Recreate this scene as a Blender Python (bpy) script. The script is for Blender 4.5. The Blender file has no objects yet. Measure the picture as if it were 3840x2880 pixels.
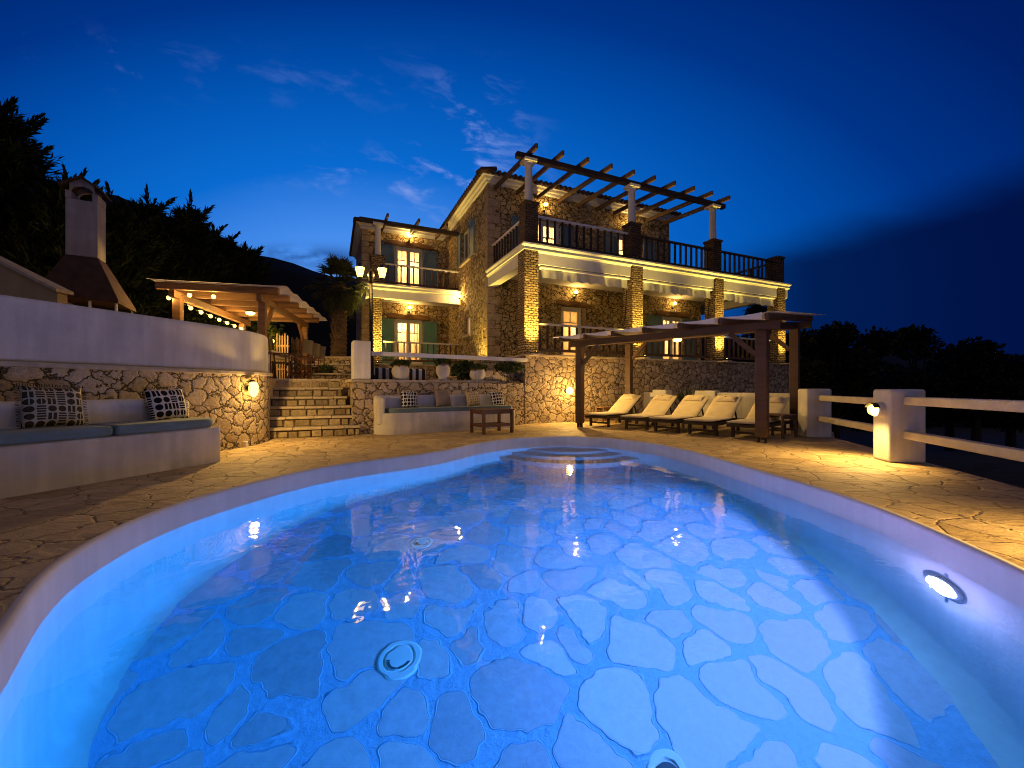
import bpy, math, random
import numpy as np
from mathutils import Matrix, Vector
random.seed(7)
rng = np.random.default_rng(11)
sc = bpy.context.scene
COL = sc.collection
R = math.radians

# ------------------------------------------------------------------ helpers
MW = {}

def tag(o, label=None, cat=None, group=None, kind=None):
    if label: o['label'] = label
    if cat: o['category'] = cat
    if group: o['group'] = group
    if kind: o['kind'] = kind
    return o

def thing(name, label, cat, loc=(0, 0, 0), rz=0.0, group=None):
    o = bpy.data.objects.new(name, None)
    o.empty_display_size = 0.2
    COL.objects.link(o)
    o.location = loc
    o.rotation_euler = (0, 0, rz)
    MW[o.name] = Matrix.Translation(Vector(loc)) @ Matrix.Rotation(rz, 4, 'Z')
    return tag(o, label, cat, group)

def unit(v):
    v = np.asarray(v, float)
    return v / max(np.linalg.norm(v), 1e-9)

class MB:
    def __init__(self):
        self.v = []; self.f = []; self.n = 0
    def add(self, verts, faces):
        k = self.n
        self.v.extend([tuple(map(float, p)) for p in verts])
        self.f.extend([tuple(i + k for i in q) for q in faces])
        self.n = len(self.v)
        return self
    def box(self, x0, x1, y0, y1, z0, z1):
        p = [(x0,y0,z0),(x1,y0,z0),(x1,y1,z0),(x0,y1,z0),(x0,y0,z1),(x1,y0,z1),(x1,y1,z1),(x0,y1,z1)]
        return self.add(p, [(0,3,2,1),(4,5,6,7),(0,1,5,4),(1,2,6,5),(2,3,7,6),(3,0,4,7)])
    def obox(self, c, size, rz=0.0, rx=0.0, ry=0.0):
        m = Matrix.Translation(Vector(c)) @ Matrix.Rotation(rz,4,'Z') @ Matrix.Rotation(ry,4,'Y') @ Matrix.Rotation(rx,4,'X')
        sx, sy, sz = [s/2 for s in size]
        p = [m @ Vector(q) for q in [(-sx,-sy,-sz),(sx,-sy,-sz),(sx,sy,-sz),(-sx,sy,-sz),(-sx,-sy,sz),(sx,-sy,sz),(sx,sy,sz),(-sx,sy,sz)]]
        return self.add(p, [(0,3,2,1),(4,5,6,7),(0,1,5,4),(1,2,6,5),(2,3,7,6),(3,0,4,7)])
    def bar(self, p0, p1, w, h, up=(0,0,1)):
        p0 = np.array(p0, float); p1 = np.array(p1, float)
        d = unit(p1-p0); s = np.cross(d, up)
        if np.linalg.norm(s) < 1e-4: s = np.cross(d, (0,1,0))
        s = unit(s); t = np.cross(s, d)
        s = s*w/2; t = t*h/2
        p = [p0-s-t, p0+s-t, p0+s+t, p0-s+t, p1-s-t, p1+s-t, p1+s+t, p1-s+t]
        return self.add(p, [(0,1,2,3),(7,6,5,4),(0,4,5,1),(1,5,6,2),(2,6,7,3),(3,7,4,0)])
    def cyl(self, p0, p1, r0, r1=None, n=10, caps=True):
        if r1 is None: r1 = r0
        return self.tube([p0, p1], [r0, r1], n, caps)
    def tube(self, pts, rads, n=8, caps=True):
        pts = [np.array(p, float) for p in pts]
        rings = []
        ref = np.array((0.13, 0.97, 0.21))
        for i, p in enumerate(pts):
            d = unit(pts[min(i+1, len(pts)-1)] - pts[max(i-1, 0)])
            s = np.cross(d, ref)
            if np.linalg.norm(s) < .05: s = np.cross(d, (1, 0, 0))
            s = unit(s); t = np.cross(d, s)
            r = rads[i] if hasattr(rads, '__len__') else rads
            rings.append([p + r*(math.cos(a)*s + math.sin(a)*t) for a in [2*math.pi*k/n for k in range(n)]])
        v = [q for ring in rings for q in ring]
        f = []
        for i in range(len(rings)-1):
            for k in range(n):
                a = i*n+k; b = i*n+(k+1) % n
                f.append((a, b, b+n, a+n))
        if caps:
            f.append(tuple(range(n-1, -1, -1)))
            f.append(tuple(range((len(rings)-1)*n, len(rings)*n)))
        return self.add(v, f)
    def lathe(self, prof, c=(0,0,0), n=24, sx=1.0, sy=1.0):
        v = []; f = []
        for r, z in prof:
            for k in range(n):
                a = 2*math.pi*k/n
                v.append((c[0]+r*math.cos(a)*sx, c[1]+r*math.sin(a)*sy, c[2]+z))
        for i in range(len(prof)-1):
            for k in range(n):
                a = i*n+k; b = i*n+(k+1) % n
                f.append((a, b, b+n, a+n))
        f.append(tuple(range(n-1, -1, -1))); f.append(tuple(range((len(prof)-1)*n, len(prof)*n)))
        return self.add(v, f)
    def ball(self, c, r, n=12, m=8, sz=1.0):
        prof = [(max(r*math.sin(math.pi*i/m), r*.01), -r*sz*math.cos(math.pi*i/m)) for i in range(m+1)]
        return self.lathe(prof, c, n)
    def prism(self, poly, z0, z1):
        n = len(poly)
        area = sum(poly[i][0]*poly[(i+1)%n][1]-poly[(i+1)%n][0]*poly[i][1] for i in range(n))
        if area < 0: poly = poly[::-1]
        v = [(x, y, z0) for x, y in poly] + [(x, y, z1) for x, y in poly]
        f = [tuple(range(n-1, -1, -1)), tuple(range(n, 2*n))]
        for i in range(n):
            j = (i+1) % n
            f.append((i, j, j+n, i+n))
        return self.add(v, f)
    def xf(self, m):
        self.v = [tuple(m @ Vector(p)) for p in self.v]
        return self
    def build(self, name, mat, parent=None, smooth=False, bevel=0, world=False, seg=2, sub=0):
        v = self.v
        if world and parent is not None:
            inv = MW[parent.name].inverted()
            v = [tuple(inv @ Vector(p)) for p in v]
        me = bpy.data.meshes.new(name)
        me.from_pydata(v, [], self.f)
        me.validate(); me.update()
        o = bpy.data.objects.new(name, me)
        COL.objects.link(o)
        if mat: me.materials.append(mat)
        if parent is not None:
            o.parent = parent
            MW[o.name] = MW[parent.name]
        else:
            MW[o.name] = Matrix.Identity(4)
        if smooth:
            for p in me.polygons: p.use_smooth = True
        if bevel:
            b = o.modifiers.new('bevel', 'BEVEL'); b.width = bevel; b.segments = seg; b.limit_method = 'ANGLE'; b.angle_limit = R(40)
            if smooth is None or seg > 2:
                for p in me.polygons: p.use_smooth = True
                m = o.modifiers.new('wn', 'WEIGHTED_NORMAL')
        if sub:
            s = o.modifiers.new('sub', 'SUBSURF'); s.levels = sub; s.render_levels = sub
        return o

def children_of(o):
    return [c for c in bpy.data.objects if c.parent == o]

def copy_tree(o, parent=None):
    c = o.copy(); COL.objects.link(c)
    if parent is not None: c.parent = parent
    for ch in children_of(o): copy_tree(ch, c)
    return c

# pixel (3840-wide photo) + distance along the view axis -> world point
CAMZ = 1.0; F = 1536.0; HX = 1920.0; HY = 1455.0
def P(px, py, Y): return (Y*(px-HX)/F, Y, CAMZ + Y*(HY-py)/F)

def soft_near(L, smooth):
    L.use_nodes = True
    t = L.node_tree; e = next(n for n in t.nodes if n.type == 'EMISSION')
    f = t.nodes.new('ShaderNodeLightFalloff'); f.inputs['Strength'].default_value = 1.0; f.inputs['Smooth'].default_value = smooth
    t.links.new(f.outputs['Quadratic'], e.inputs['Strength'])

# ------------------------------------------------------------------ materials
class N:
    def __init__(self, tree):
        self.t = tree; self.L = tree.links
    def __call__(self, typ, ins=None, **props):
        nd = self.t.nodes.new(typ)
        for k, v in props.items(): setattr(nd, k, v)
        for k, v in (ins or {}).items(): self.set(nd, k, v)
        return nd
    def set(self, nd, k, v):
        s = nd.inputs[k]
        if hasattr(v, 'is_output'): self.L.new(v, s)
        elif hasattr(v, 'outputs'): self.L.new(v.outputs[0], s)
        else: s.default_value = v
    def m(self, op, a, b=0.0, c=0.0, clamp=False):
        nd = self.t.nodes.new('ShaderNodeMath'); nd.operation = op; nd.use_clamp = clamp
        self.set(nd, 0, a); self.set(nd, 1, b)
        if len(nd.inputs) > 2: self.set(nd, 2, c)
        return nd.outputs[0]
    def vm(self, op, a, b=None):
        nd = self.t.nodes.new('ShaderNodeVectorMath'); nd.operation = op
        self.set(nd, 0, a)
        if b is not None: self.set(nd, 1 if op != 'SCALE' else 'Scale', b)
        return nd.outputs[0]
    def mix(self, fac, a, b, blend='MIX'):
        nd = self.t.nodes.new('ShaderNodeMix'); nd.data_type = 'RGBA'; nd.blend_type = blend
        self.set(nd, 0, fac); self.set(nd, 6, a); self.set(nd, 7, b)
        return nd.outputs[2]
    def mr(self, v, a, b, c=0.0, d=1.0, smooth=True):
        nd = self.t.nodes.new('ShaderNodeMapRange'); nd.interpolation_type = 'SMOOTHSTEP' if smooth else 'LINEAR'
        self.set(nd, 0, v); self.set(nd, 1, a); self.set(nd, 2, b); self.set(nd, 3, c); self.set(nd, 4, d)
        return nd.outputs[0]
    def ramp(self, fac, stops, interp='LINEAR'):
        nd = self.t.nodes.new('ShaderNodeValToRGB'); nd.color_ramp.interpolation = interp
        self.set(nd, 0, fac)
        e = nd.color_ramp.elements
        while len(e) < len(stops): e.new(.5)
        for i, (p, c) in enumerate(stops):
            e[i].position = p; e[i].color = (*c, 1)
        return nd.outputs[0]

def C(*c): return (c[0], c[1], c[2], 1)

def new_mat(name):
    m = bpy.data.materials.new(name); m.use_nodes = True
    m.node_tree.nodes.clear()
    n = N(m.node_tree)
    out = n('ShaderNodeOutputMaterial')
    return m, n, out

def plain(name, col, rough=.7, var=.12, scale=6, bump=.0, bscale=40, metal=0, spec=.3):
    m, n, out = new_mat(name)
    tc = n('ShaderNodeTexCoord').outputs['Object']
    ns = n('ShaderNodeTexNoise', {'Vector': tc, 'Scale': scale, 'Detail': 5})
    f = n.mr(ns.outputs[0], .25, .75, 1-var, 1+var, False)
    col_ = n.mix(1.0, C(*col), n('ShaderNodeCombineColor', {0: f, 1: f, 2: f}).outputs[0], 'MULTIPLY')
    b = n('ShaderNodeBsdfPrincipled', {'Base Color': col_, 'Roughness': rough, 'Metallic': metal, 'Specular IOR Level': spec})
    if bump:
        nb = n('ShaderNodeTexNoise', {'Vector': tc, 'Scale': bscale, 'Detail': 4})
        bp = n('ShaderNodeBump', {'Height': nb.outputs[0], 'Strength': .6, 'Distance': bump})
        n.set(b, 'Normal', bp)
    n.L.new(b.outputs[0], out.inputs[0])
    return m

def plaster(name, col, stain=0.12):
    m, n, out = new_mat(name)
    tc = n('ShaderNodeTexCoord').outputs['Object']
    a = n('ShaderNodeTexNoise', {'Vector': tc, 'Scale': 1.7, 'Detail': 6, 'Roughness': .6})
    st = n('ShaderNodeMapping', {'Vector': tc, 'Scale': (9, 9, .8)})
    s2 = n('ShaderNodeTexNoise', {'Vector': st, 'Scale': 1.0, 'Detail': 4})
    f = n.m('MULTIPLY', n.mr(a.outputs[0], .3, .75, 1-stain, 1.0), n.mr(s2.outputs[0], .35, .7, 1.0-stain*.6, 1.0))
    col_ = n.mix(1.0, C(*col), n('ShaderNodeCombineColor', {0: f, 1: f, 2: f}).outputs[0], 'MULTIPLY')
    nb = n('ShaderNodeTexNoise', {'Vector': tc, 'Scale': 7, 'Detail': 8, 'Roughness': .65})
    bp = n('ShaderNodeBump', {'Height': nb.outputs[0], 'Strength': .5, 'Distance': .012})
    b = n('ShaderNodeBsdfPrincipled', {'Base Color': col_, 'Roughness': .85, 'Normal': bp, 'Specular IOR Level': .2})
    n.L.new(b.outputs[0], out.inputs[0])
    return m

def rubble(name, scale, stops, mortar, w0=.02, w1=.07, zs=1.35, bump=.05, dist=.18, seed=0.0, flat=False, rough=.9):
    m, n, out = new_mat(name)
    tc = n('ShaderNodeTexCoord').outputs['Object']
    mp = n('ShaderNodeMapping', {'Vector': tc, 'Scale': (1, 1, zs), 'Location': (seed, seed*.7, seed*.3)}).outputs[0]
    ns = n('ShaderNodeTexNoise', {'Vector': mp, 'Scale': scale*.9, 'Detail': 3})
    off = n.vm('SCALE', n.vm('SUBTRACT', ns.outputs['Color'], (.5, .5, .5)), dist)
    ns2 = n('ShaderNodeTexNoise', {'Vector': mp, 'Scale': scale*3.2, 'Detail': 2})
    off2 = n.vm('SCALE', n.vm('SUBTRACT', ns2.outputs['Color'], (.5, .5, .5)), dist*.42)
    co = n.vm('ADD', n.vm('ADD', mp, off), off2)
    dim = '2D' if flat else '3D'
    v1 = n('ShaderNodeTexVoronoi', {'Vector': co, 'Scale': scale, 'Randomness': .9}, voronoi_dimensions=dim, feature='F1')
    ve = n('ShaderNodeTexVoronoi', {'Vector': co, 'Scale': scale, 'Randomness': .9}, voronoi_dimensions=dim, feature='DISTANCE_TO_EDGE')
    edge = ve.outputs['Distance']
    mask = n.mr(edge, w0, w1)
    sep = n('ShaderNodeSeparateColor', {0: v1.outputs['Color']})
    cell = n.ramp(sep.outputs[0], stops)
    fine = n('ShaderNodeTexNoise', {'Vector': tc, 'Scale': scale*5, 'Detail': 7, 'Roughness': .65})
    vf = n.mr(fine.outputs[0], .25, .75, .72, 1.2, False)
    cell = n.mix(1.0, cell, n('ShaderNodeCombineColor', {0: vf, 1: vf, 2: vf}).outputs[0], 'MULTIPLY')
    mort = n.mix(1.0, C(*mortar), n('ShaderNodeCombineColor', {0: vf, 1: vf, 2: vf}).outputs[0], 'MULTIPLY')
    colr = n.mix(mask, mort, cell)
    prof = n.mr(edge, 0.0, .22)
    h = n.m('ADD', n.m('MULTIPLY', n.m('ADD', n.m('MULTIPLY', prof, .25), n.m('MULTIPLY', mask, .7)), 1.0),
            n.m('ADD', n.m('MULTIPLY', fine.outputs[0], .55), n.m('MULTIPLY', sep.outputs[1], n.m('MULTIPLY', mask, .3))))
    bp = n('ShaderNodeBump', {'Height': h, 'Strength': 1.0, 'Distance': bump})
    b = n('ShaderNodeBsdfPrincipled', {'Base Color': colr, 'Roughness': rough, 'Normal': bp, 'Specular IOR Level': .2})
    n.L.new(b.outputs[0], out.inputs[0])
    return m

def ledgestone(name, c1, c2, mortar, bump=.055):
    m, n, out = new_mat(name)
    tc = n('ShaderNodeTexCoord').outputs['Object']
    s = n('ShaderNodeSeparateXYZ', {0: tc})
    ns = n('ShaderNodeTexNoise', {'Vector': tc, 'Scale': 9, 'Detail': 3})
    no = n('ShaderNodeSeparateColor', {0: ns.outputs['Color']})
    hx = n.m('ADD', n.m('ADD', s.outputs[0], s.outputs[1]), n.m('MULTIPLY', no.outputs[0], .13))
    hz = n.m('ADD', s.outputs[2], n.m('MULTIPLY', no.outputs[1], .075))
    v = n('ShaderNodeCombineXYZ', {0: hx, 1: hz, 2: 0.0})
    br = n('ShaderNodeTexBrick', {'Vector': v, 'Color1': C(*c1), 'Color2': C(*c2), 'Mortar': C(*mortar), 'Scale': 1.0, 'Mortar Size': .014,
                                 'Mortar Smooth': .6, 'Brick Width': .17, 'Row Height': .068, 'Bias': 0.0})
    fine = n('ShaderNodeTexNoise', {'Vector': tc, 'Scale': 24, 'Detail': 6})
    f = n.mr(fine.outputs[0], .25, .75, .65, 1.2, False)
    col_ = n.mix(1.0, br.outputs['Color'], n('ShaderNodeCombineColor', {0: f, 1: f, 2: f}).outputs[0], 'MULTIPLY')
    h = n.m('ADD', n.m('SUBTRACT', 1.0, br.outputs['Fac']), n.m('MULTIPLY', fine.outputs[0], .6))
    bp = n('ShaderNodeBump', {'Height': h, 'Strength': 1.0, 'Distance': bump})
    b = n('ShaderNodeBsdfPrincipled', {'Base Color': col_, 'Roughness': .9, 'Normal': bp, 'Specular IOR Level': .2})
    n.L.new(b.outputs[0], out.inputs[0])
    return m

def wood(name, col, rough=.65, axis=0):
    m, n, out = new_mat(name)
    tc = n('ShaderNodeTexCoord').outputs['Object']
    sc_ = [18, 18, 18]; sc_[axis] = 1.2
    mp = n('ShaderNodeMapping', {'Vector': tc, 'Scale': tuple(sc_)})
    a = n('ShaderNodeTexNoise', {'Vector': mp, 'Scale': 1.0, 'Detail': 7, 'Roughness': .6, 'Distortion': .6})
    f = n.mr(a.outputs[0], .25, .75, .55, 1.35, False)
    col_ = n.mix(1.0, C(*col), n('ShaderNodeCombineColor', {0: f, 1: f, 2: f}).outputs[0], 'MULTIPLY')
    bp = n('ShaderNodeBump', {'Height': a.outputs[0], 'Strength': .5, 'Distance': .004})
    b = n('ShaderNodeBsdfPrincipled', {'Base Color': col_, 'Roughness': rough, 'Normal': bp})
    n.L.new(b.outputs[0], out.inputs[0])
    return m

def glow(name, col, strength):
    m, n, out = new_mat(name)
    e = n('ShaderNodeEmission', {'Color': C(*col), 'Strength': strength})
    n.L.new(e.outputs[0], out.inputs[0])
    return m

def fabric(name, col, rough=.9, fold=0.0):
    m, n, out = new_mat(name)
    tc = n('ShaderNodeTexCoord').outputs['Object']
    a = n('ShaderNodeTexNoise', {'Vector': tc, 'Scale': 5, 'Detail': 5})
    w = n('ShaderNodeTexNoise', {'Vector': tc, 'Scale': 160, 'Detail': 2})
    f = n.m('MULTIPLY', n.mr(a.outputs[0], .3, .7, .86, 1.06, False), n.mr(w.outputs[0], .3, .7, .9, 1.08, False))
    col_ = n.mix(1.0, C(*col), n('ShaderNodeCombineColor', {0: f, 1: f, 2: f}).outputs[0], 'MULTIPLY')
    h = n.m('ADD', n.m('MULTIPLY', a.outputs[0], 1.0), n.m('MULTIPLY', w.outputs[0], .12))
    bp = n('ShaderNodeBump', {'Height': h, 'Strength': .6, 'Distance': .02})
    b = n('ShaderNodeBsdfPrincipled', {'Base Color': col_, 'Roughness': rough, 'Normal': bp, 'Specular IOR Level': .15, 'Sheen Weight': .2})
    n.L.new(b.outputs[0], out.inputs[0])
    return m

def cloth_thin(name, col, trans=.5):
    m, n, out = new_mat(name)
    tc = n('ShaderNodeTexCoord').outputs['Object']
    a = n('ShaderNodeTexNoise', {'Vector': tc, 'Scale': 4, 'Detail': 4})
    f = n.mr(a.outputs[0], .3, .7, .85, 1.05, False)
    col_ = n.mix(1.0, C(*col), n('ShaderNodeCombineColor', {0: f, 1: f, 2: f}).outputs[0], 'MULTIPLY')
    d = n('ShaderNodeBsdfDiffuse', {'Color': col_}); t = n('ShaderNodeBsdfTranslucent', {'Color': col_})
    mx = n('ShaderNodeMixShader', {0: trans, 1: d.outputs[0], 2: t.outputs[0]})
    n.L.new(mx.outputs[0], out.inputs[0])
    return m

def pattern_fabric(name, dark, light, sx, seed=0.0):
    """printed cushion cover: grid of discs, half discs, bars and stripes with pale outlines"""
    m, n, out = new_mat(name)
    tc = n('ShaderNodeTexCoord').outputs['Object']
    s = n('ShaderNodeSeparateXYZ', {0: tc})
    gx = n.m('ADD', n.m('MULTIPLY', s.outputs[0], sx), 20.0+seed); gz = n.m('ADD', n.m('MULTIPLY', s.outputs[2], sx), 20.0)
    ix = n.m('FLOOR', gx); iz = n.m('FLOOR', gz)
    fx = n.m('SUBTRACT', n.m('FRACT', gx), .5); fz = n.m('SUBTRACT', n.m('FRACT', gz), .5)
    wn = n('ShaderNodeTexWhiteNoise', {'Vector': n('ShaderNodeCombineXYZ', {0: ix, 1: iz, 2: seed})}, noise_dimensions='3D')
    r = wn.outputs['Value']
    d = n.m('SQRT', n.m('ADD', n.m('MULTIPLY', fx, fx), n.m('MULTIPLY', fz, fz)))
    disc = n.m('LESS_THAN', d, .42)
    ax = n.m('ABSOLUTE', fx); az = n.m('ABSOLUTE', fz)
    bars = n.m('MULTIPLY', n.m('LESS_THAN', n.m('ABSOLUTE', n.m('SUBTRACT', ax, .24)), .17), n.m('LESS_THAN', az, .43))
    rows = n.m('MULTIPLY', n.m('LESS_THAN', n.m('ABSOLUTE', n.m('SUBTRACT', n.m('FRACT', n.m('MULTIPLY', n.m('ADD', fz, .5), 3.0)), .5)), .33),
               n.m('LESS_THAN', n.m('ADD', n.m('MULTIPLY', ax, 1.0), n.m('MULTIPLY', az, .15)), .44))
    half = n.m('MULTIPLY', disc, n.m('GREATER_THAN', n.m('ABSOLUTE', n.m('SUBTRACT', fx, .02)), .05))
    a = n.m('LESS_THAN', r, .4)
    b = n.m('MULTIPLY', n.m('GREATER_THAN', r, .4), n.m('LESS_THAN', r, .6))
    c = n.m('MULTIPLY', n.m('GREATER_THAN', r, .6), n.m('LESS_THAN', r, .82))
    e = n.m('GREATER_THAN', r, .82)
    f = n.m('ADD', n.m('ADD', n.m('MULTIPLY', a, disc), n.m('MULTIPLY', b, bars)), n.m('ADD', n.m('MULTIPLY', c, rows), n.m('MULTIPLY', e, half)), clamp=True)
    col_ = n.mix(f, C(*light), C(*dark))
    nb = n('ShaderNodeTexNoise', {'Vector': tc, 'Scale': 9, 'Detail': 4})
    bp = n('ShaderNodeBump', {'Height': nb.outputs[0], 'Strength': .5, 'Distance': .02})
    bs = n('ShaderNodeBsdfPrincipled', {'Base Color': col_, 'Roughness': .9, 'Normal': bp, 'Specular IOR Level': .1})
    n.L.new(bs.outputs[0], out.inputs[0])
    return m

def stripes(name, c1, c2, freq):
    m, n, out = new_mat(name)
    tc = n('ShaderNodeTexCoord').outputs['Object']
    s = n('ShaderNodeSeparateXYZ', {0: tc})
    f = n.m('GREATER_THAN', n.m('FRACT', n.m('MULTIPLY', s.outputs[0], freq)), .5)
    b = n('ShaderNodeBsdfPrincipled', {'Base Color': n.mix(f, C(*c1), C(*c2)), 'Roughness': .9})
    n.L.new(b.outputs[0], out.inputs[0])
    return m

def leafmat(name, c1, c2, rough=.6):
    m, n, out = new_mat(name)
    g = n('ShaderNodeNewGeometry')
    col_ = n.mix(g.outputs['Random Per Island'], C(*c1), C(*c2))
    d = n('ShaderNodeBsdfPrincipled', {'Base Color': col_, 'Roughness': rough, 'Specular IOR Level': .2})
    t = n('ShaderNodeBsdfTranslucent', {'Color': col_})
    mx = n('ShaderNodeMixShader', {0: .2, 1: d.outputs[0], 2: t.outputs[0]})
    n.L.new(mx.outputs[0], out.inputs[0])
    return m

TAN = [(0, (.33, .23, .12)), (.35, (.45, .33, .18)), (.7, (.54, .42, .25)), (1, (.37, .28, .17))]
M = {}
M['stone_near'] = rubble('rubble_stone_garden', 4.9, [(0, (.34, .26, .18)), (.4, (.46, .37, .26)), (.75, (.54, .44, .31)), (1, (.40, .32, .23))], (.085, .06, .037), .014, .055, 1.15, .06, .22, 3.1)
M['stone_house'] = rubble('rubble_stone_villa', 5.0, TAN, (.055, .036, .019), .018, .07, 1.2, .08, .24, 1.7)
M['stone_step'] = rubble('step_riser_stone', 4.2, [(0, (.2, .16, .1)), (.5, (.33, .27, .17)), (1, (.26, .2, .13))], (.08, .06, .035), .03, .08, 1.0, .04, .12, 5.0)
M['mortar'] = plain('dark_mortar', (.085, .062, .036), .95, .3, 12, .01, 40)
def block_mat():
    m, n, out = new_mat('dressed_stone_blocks')
    tc = n('ShaderNodeTexCoord').outputs['Object']; g = n('ShaderNodeNewGeometry')
    c = n.ramp(g.outputs['Random Per Island'], [(0, (.20, .155, .095)), (.5, (.34, .275, .17)), (1, (.42, .34, .22))])
    a = n('ShaderNodeTexNoise', {'Vector': tc, 'Scale': 14, 'Detail': 8, 'Roughness': .68})
    f = n.mr(a.outputs[0], .28, .72, .55, 1.3, False)
    c = n.mix(1.0, c, n('ShaderNodeCombineColor', {0: f, 1: f, 2: f}).outputs[0], 'MULTIPLY')
    bp = n('ShaderNodeBump', {'Height': a.outputs[0], 'Strength': 1.0, 'Distance': .03})
    b = n('ShaderNodeBsdfPrincipled', {'Base Color': c, 'Roughness': .9, 'Normal': bp, 'Specular IOR Level': .2})
    n.L.new(b.outputs[0], out.inputs[0]); return m
M['block'] = block_mat()
M['ledge'] = plain('stone_slab', (.44, .37, .27), .8, .25, 9, .012, 30)
M['quoin'] = ledgestone('quoin_blocks', (.36, .27, .17), (.30, .22, .13), (.1, .07, .04))
M['column'] = ledgestone('stacked_stone', (.52, .38, .21), (.30, .205, .11), (.04, .025, .012), .10)
M['pillar'] = ledgestone('stacked_brown_stone', (.20, .13, .08), (.14, .09, .055), (.05, .035, .02))
M['white'] = plaster('white_plaster', (.78, .76, .73), .24)
M['white2'] = plaster('white_plaster_bench', (.76, .73, .69), .3)
M['whitepaint'] = plain('white_painted_wood', (.78, .77, .75), .55, .06, 5, .003, 30)
M['rail_paint'] = plain('weathered_cream_paint', (.50, .45, .38), .6, .15, 5, .004, 30)
M['cream'] = plaster('cream_render', (.70, .69, .66), .1)
M['wood_red'] = wood('warm_pergola_wood', (.19, .092, .032))
M['wood_dark'] = wood('dark_stained_wood', (.075, .038, .02))
M['wood_black'] = wood('near_black_wood', (.03, .017, .012))
M['wood_mahog'] = wood('mahogany', (.10, .034, .017), .4)
M['lintel'] = wood('rough_lintel', (.16, .08, .035), .9)
M['shutter_blue'] = plain('blue_grey_shutter_paint', (.10, .17, .24), .5, .1, 8)
M['shutter_green'] = plain('teal_green_shutter_paint', (.10, .23, .22), .5, .1, 8)
M['metal'] = plain('black_metal', (.02, .018, .016), .4, .1, 10, 0, 40, .6)
M['tile'] = plain('terracotta_tile', (.065, .036, .026), .85, .35, 7, .01, 20)
M['terracotta'] = plain('terracotta_rim', (.25, .1, .05), .85, .2, 9)
M['pot'] = plaster('whitewashed_clay', (.62, .58, .52), .25)
M['cush_blue'] = fabric('grey_blue_seat_fabric', (.13, .19, .20))
M['matt'] = fabric('cream_mattress_fabric', (.72, .63, .42))
M['linen'] = fabric('taupe_linen', (.25, .2, .15))
M['black_pat'] = pattern_fabric('black_geometric_print', (.012, .011, .012), (.6, .55, .47), 11.0, 1.0)
M['black_pat2'] = pattern_fabric('brown_geometric_print', (.045, .035, .02), (.4, .36, .27), 13.0, 4.0)
M['ochre_pat'] = pattern_fabric('ochre_geometric_print', (.38, .25, .07), (.62, .56, .42), 16.0, 9.0)
M['black_pat3'] = pattern_fabric('black_small_print', (.012, .011, .012), (.62, .58, .5), 13.0, 6.0)
M['stripe'] = stripes('black_cream_stripes', (.02, .022, .03), (.72, .66, .54), 6.0)
M['canvas'] = cloth_thin('white_canvas', (.84, .82, .80), .25)
M['valance'] = cloth_thin('grey_white_awning', (.58, .58, .6), .3)
M['curtain'] = cloth_thin('sheer_curtain', (.85, .78, .66), .7)
M['chair_cloth'] = fabric('taupe_canvas', (.11, .09, .07))
M['leaf_dark'] = leafmat('dark_conifer_leaf', (.008, .014, .006), (.03, .042, .014))
M['leaf_hedge'] = leafmat('hedge_leaf', (.07, .11, .02), (.17, .21, .05))
M['leaf_olive'] = leafmat('olive_leaf', (.006, .009, .005), (.016, .02, .011))
M['leaf_palm'] = leafmat('palm_leaf', (.022, .03, .011), (.075, .08, .034))
M['leaf_pot'] = leafmat('pot_plant_leaf', (.02, .04, .012), (.08, .1, .03))
M['bark'] = plain('bark', (.1, .065, .04), .95, .4, 12, .03, 18)
M['bark_far'] = plain('dark_bark', (.018, .014, .011), .95, .3, 8)
M['pale_picket'] = wood('pale_picket_wood', (.5, .33, .17), .8, 2)
M['soil'] = plain('dark_soil', (.05, .042, .03), .95, .4, 2, .05, 6)
M['hillside'] = plain('dark_hillside', (.008, .009, .006), .95, .4, .3, .2, 2)
M['white_plastic'] = plain('white_plastic', (.7, .7, .7), .4, .04, 6)
M['dark_hole'] = plain('drain_shadow', (.03, .04, .05), .7, .1, 6)
M['room'] = plaster('warm_room_wall', (.75, .62, .45), .06)
WARM = (1.0, .62, .16)
def amber(name, col, strength, tr=.85):
    m, n, out = new_mat(name)
    e = n('ShaderNodeEmission', {'Color': C(*col), 'Strength': strength})
    t = n('ShaderNodeBsdfTransparent', {'Color': C(tr, tr*.97, tr*.9)})
    a = n('ShaderNodeAddShader', {0: e.outputs[0], 1: t.outputs[0]})
    n.L.new(a.outputs[0], out.inputs[0])
    return m
AMB = (1.0, .66, .11)
for k_, st_ in (('globe', 4.5), ('sconce', 3.2), ('wall', 6.0), ('lantern', 3.4), ('bulb', 4.0), ('ceiling', 5.0), ('bulkhead', 2.8), ('room', 5.0)):
    M['glow_'+k_] = amber(k_+'_amber_glass', AMB, st_)
def bulb(parent, loc, watts, r=.03, col=(1.0, .60, .17), smooth=0.0):
    L = bpy.data.lights.new('bulb_light', 'POINT'); L.energy = watts; L.color = col; L.shadow_soft_size = r
    if smooth: soft_near(L, smooth)
    o = bpy.data.objects.new('bulb_light', L); COL.objects.link(o); o.parent = parent; o.location = loc
    return o
M['glow_up'] = glow('uplight_glow', (1.0, .68, .12), 120)
M['glow_pool'] = glow('pool_lamp_glow', (.48, .42, 1.0), 800)

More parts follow.
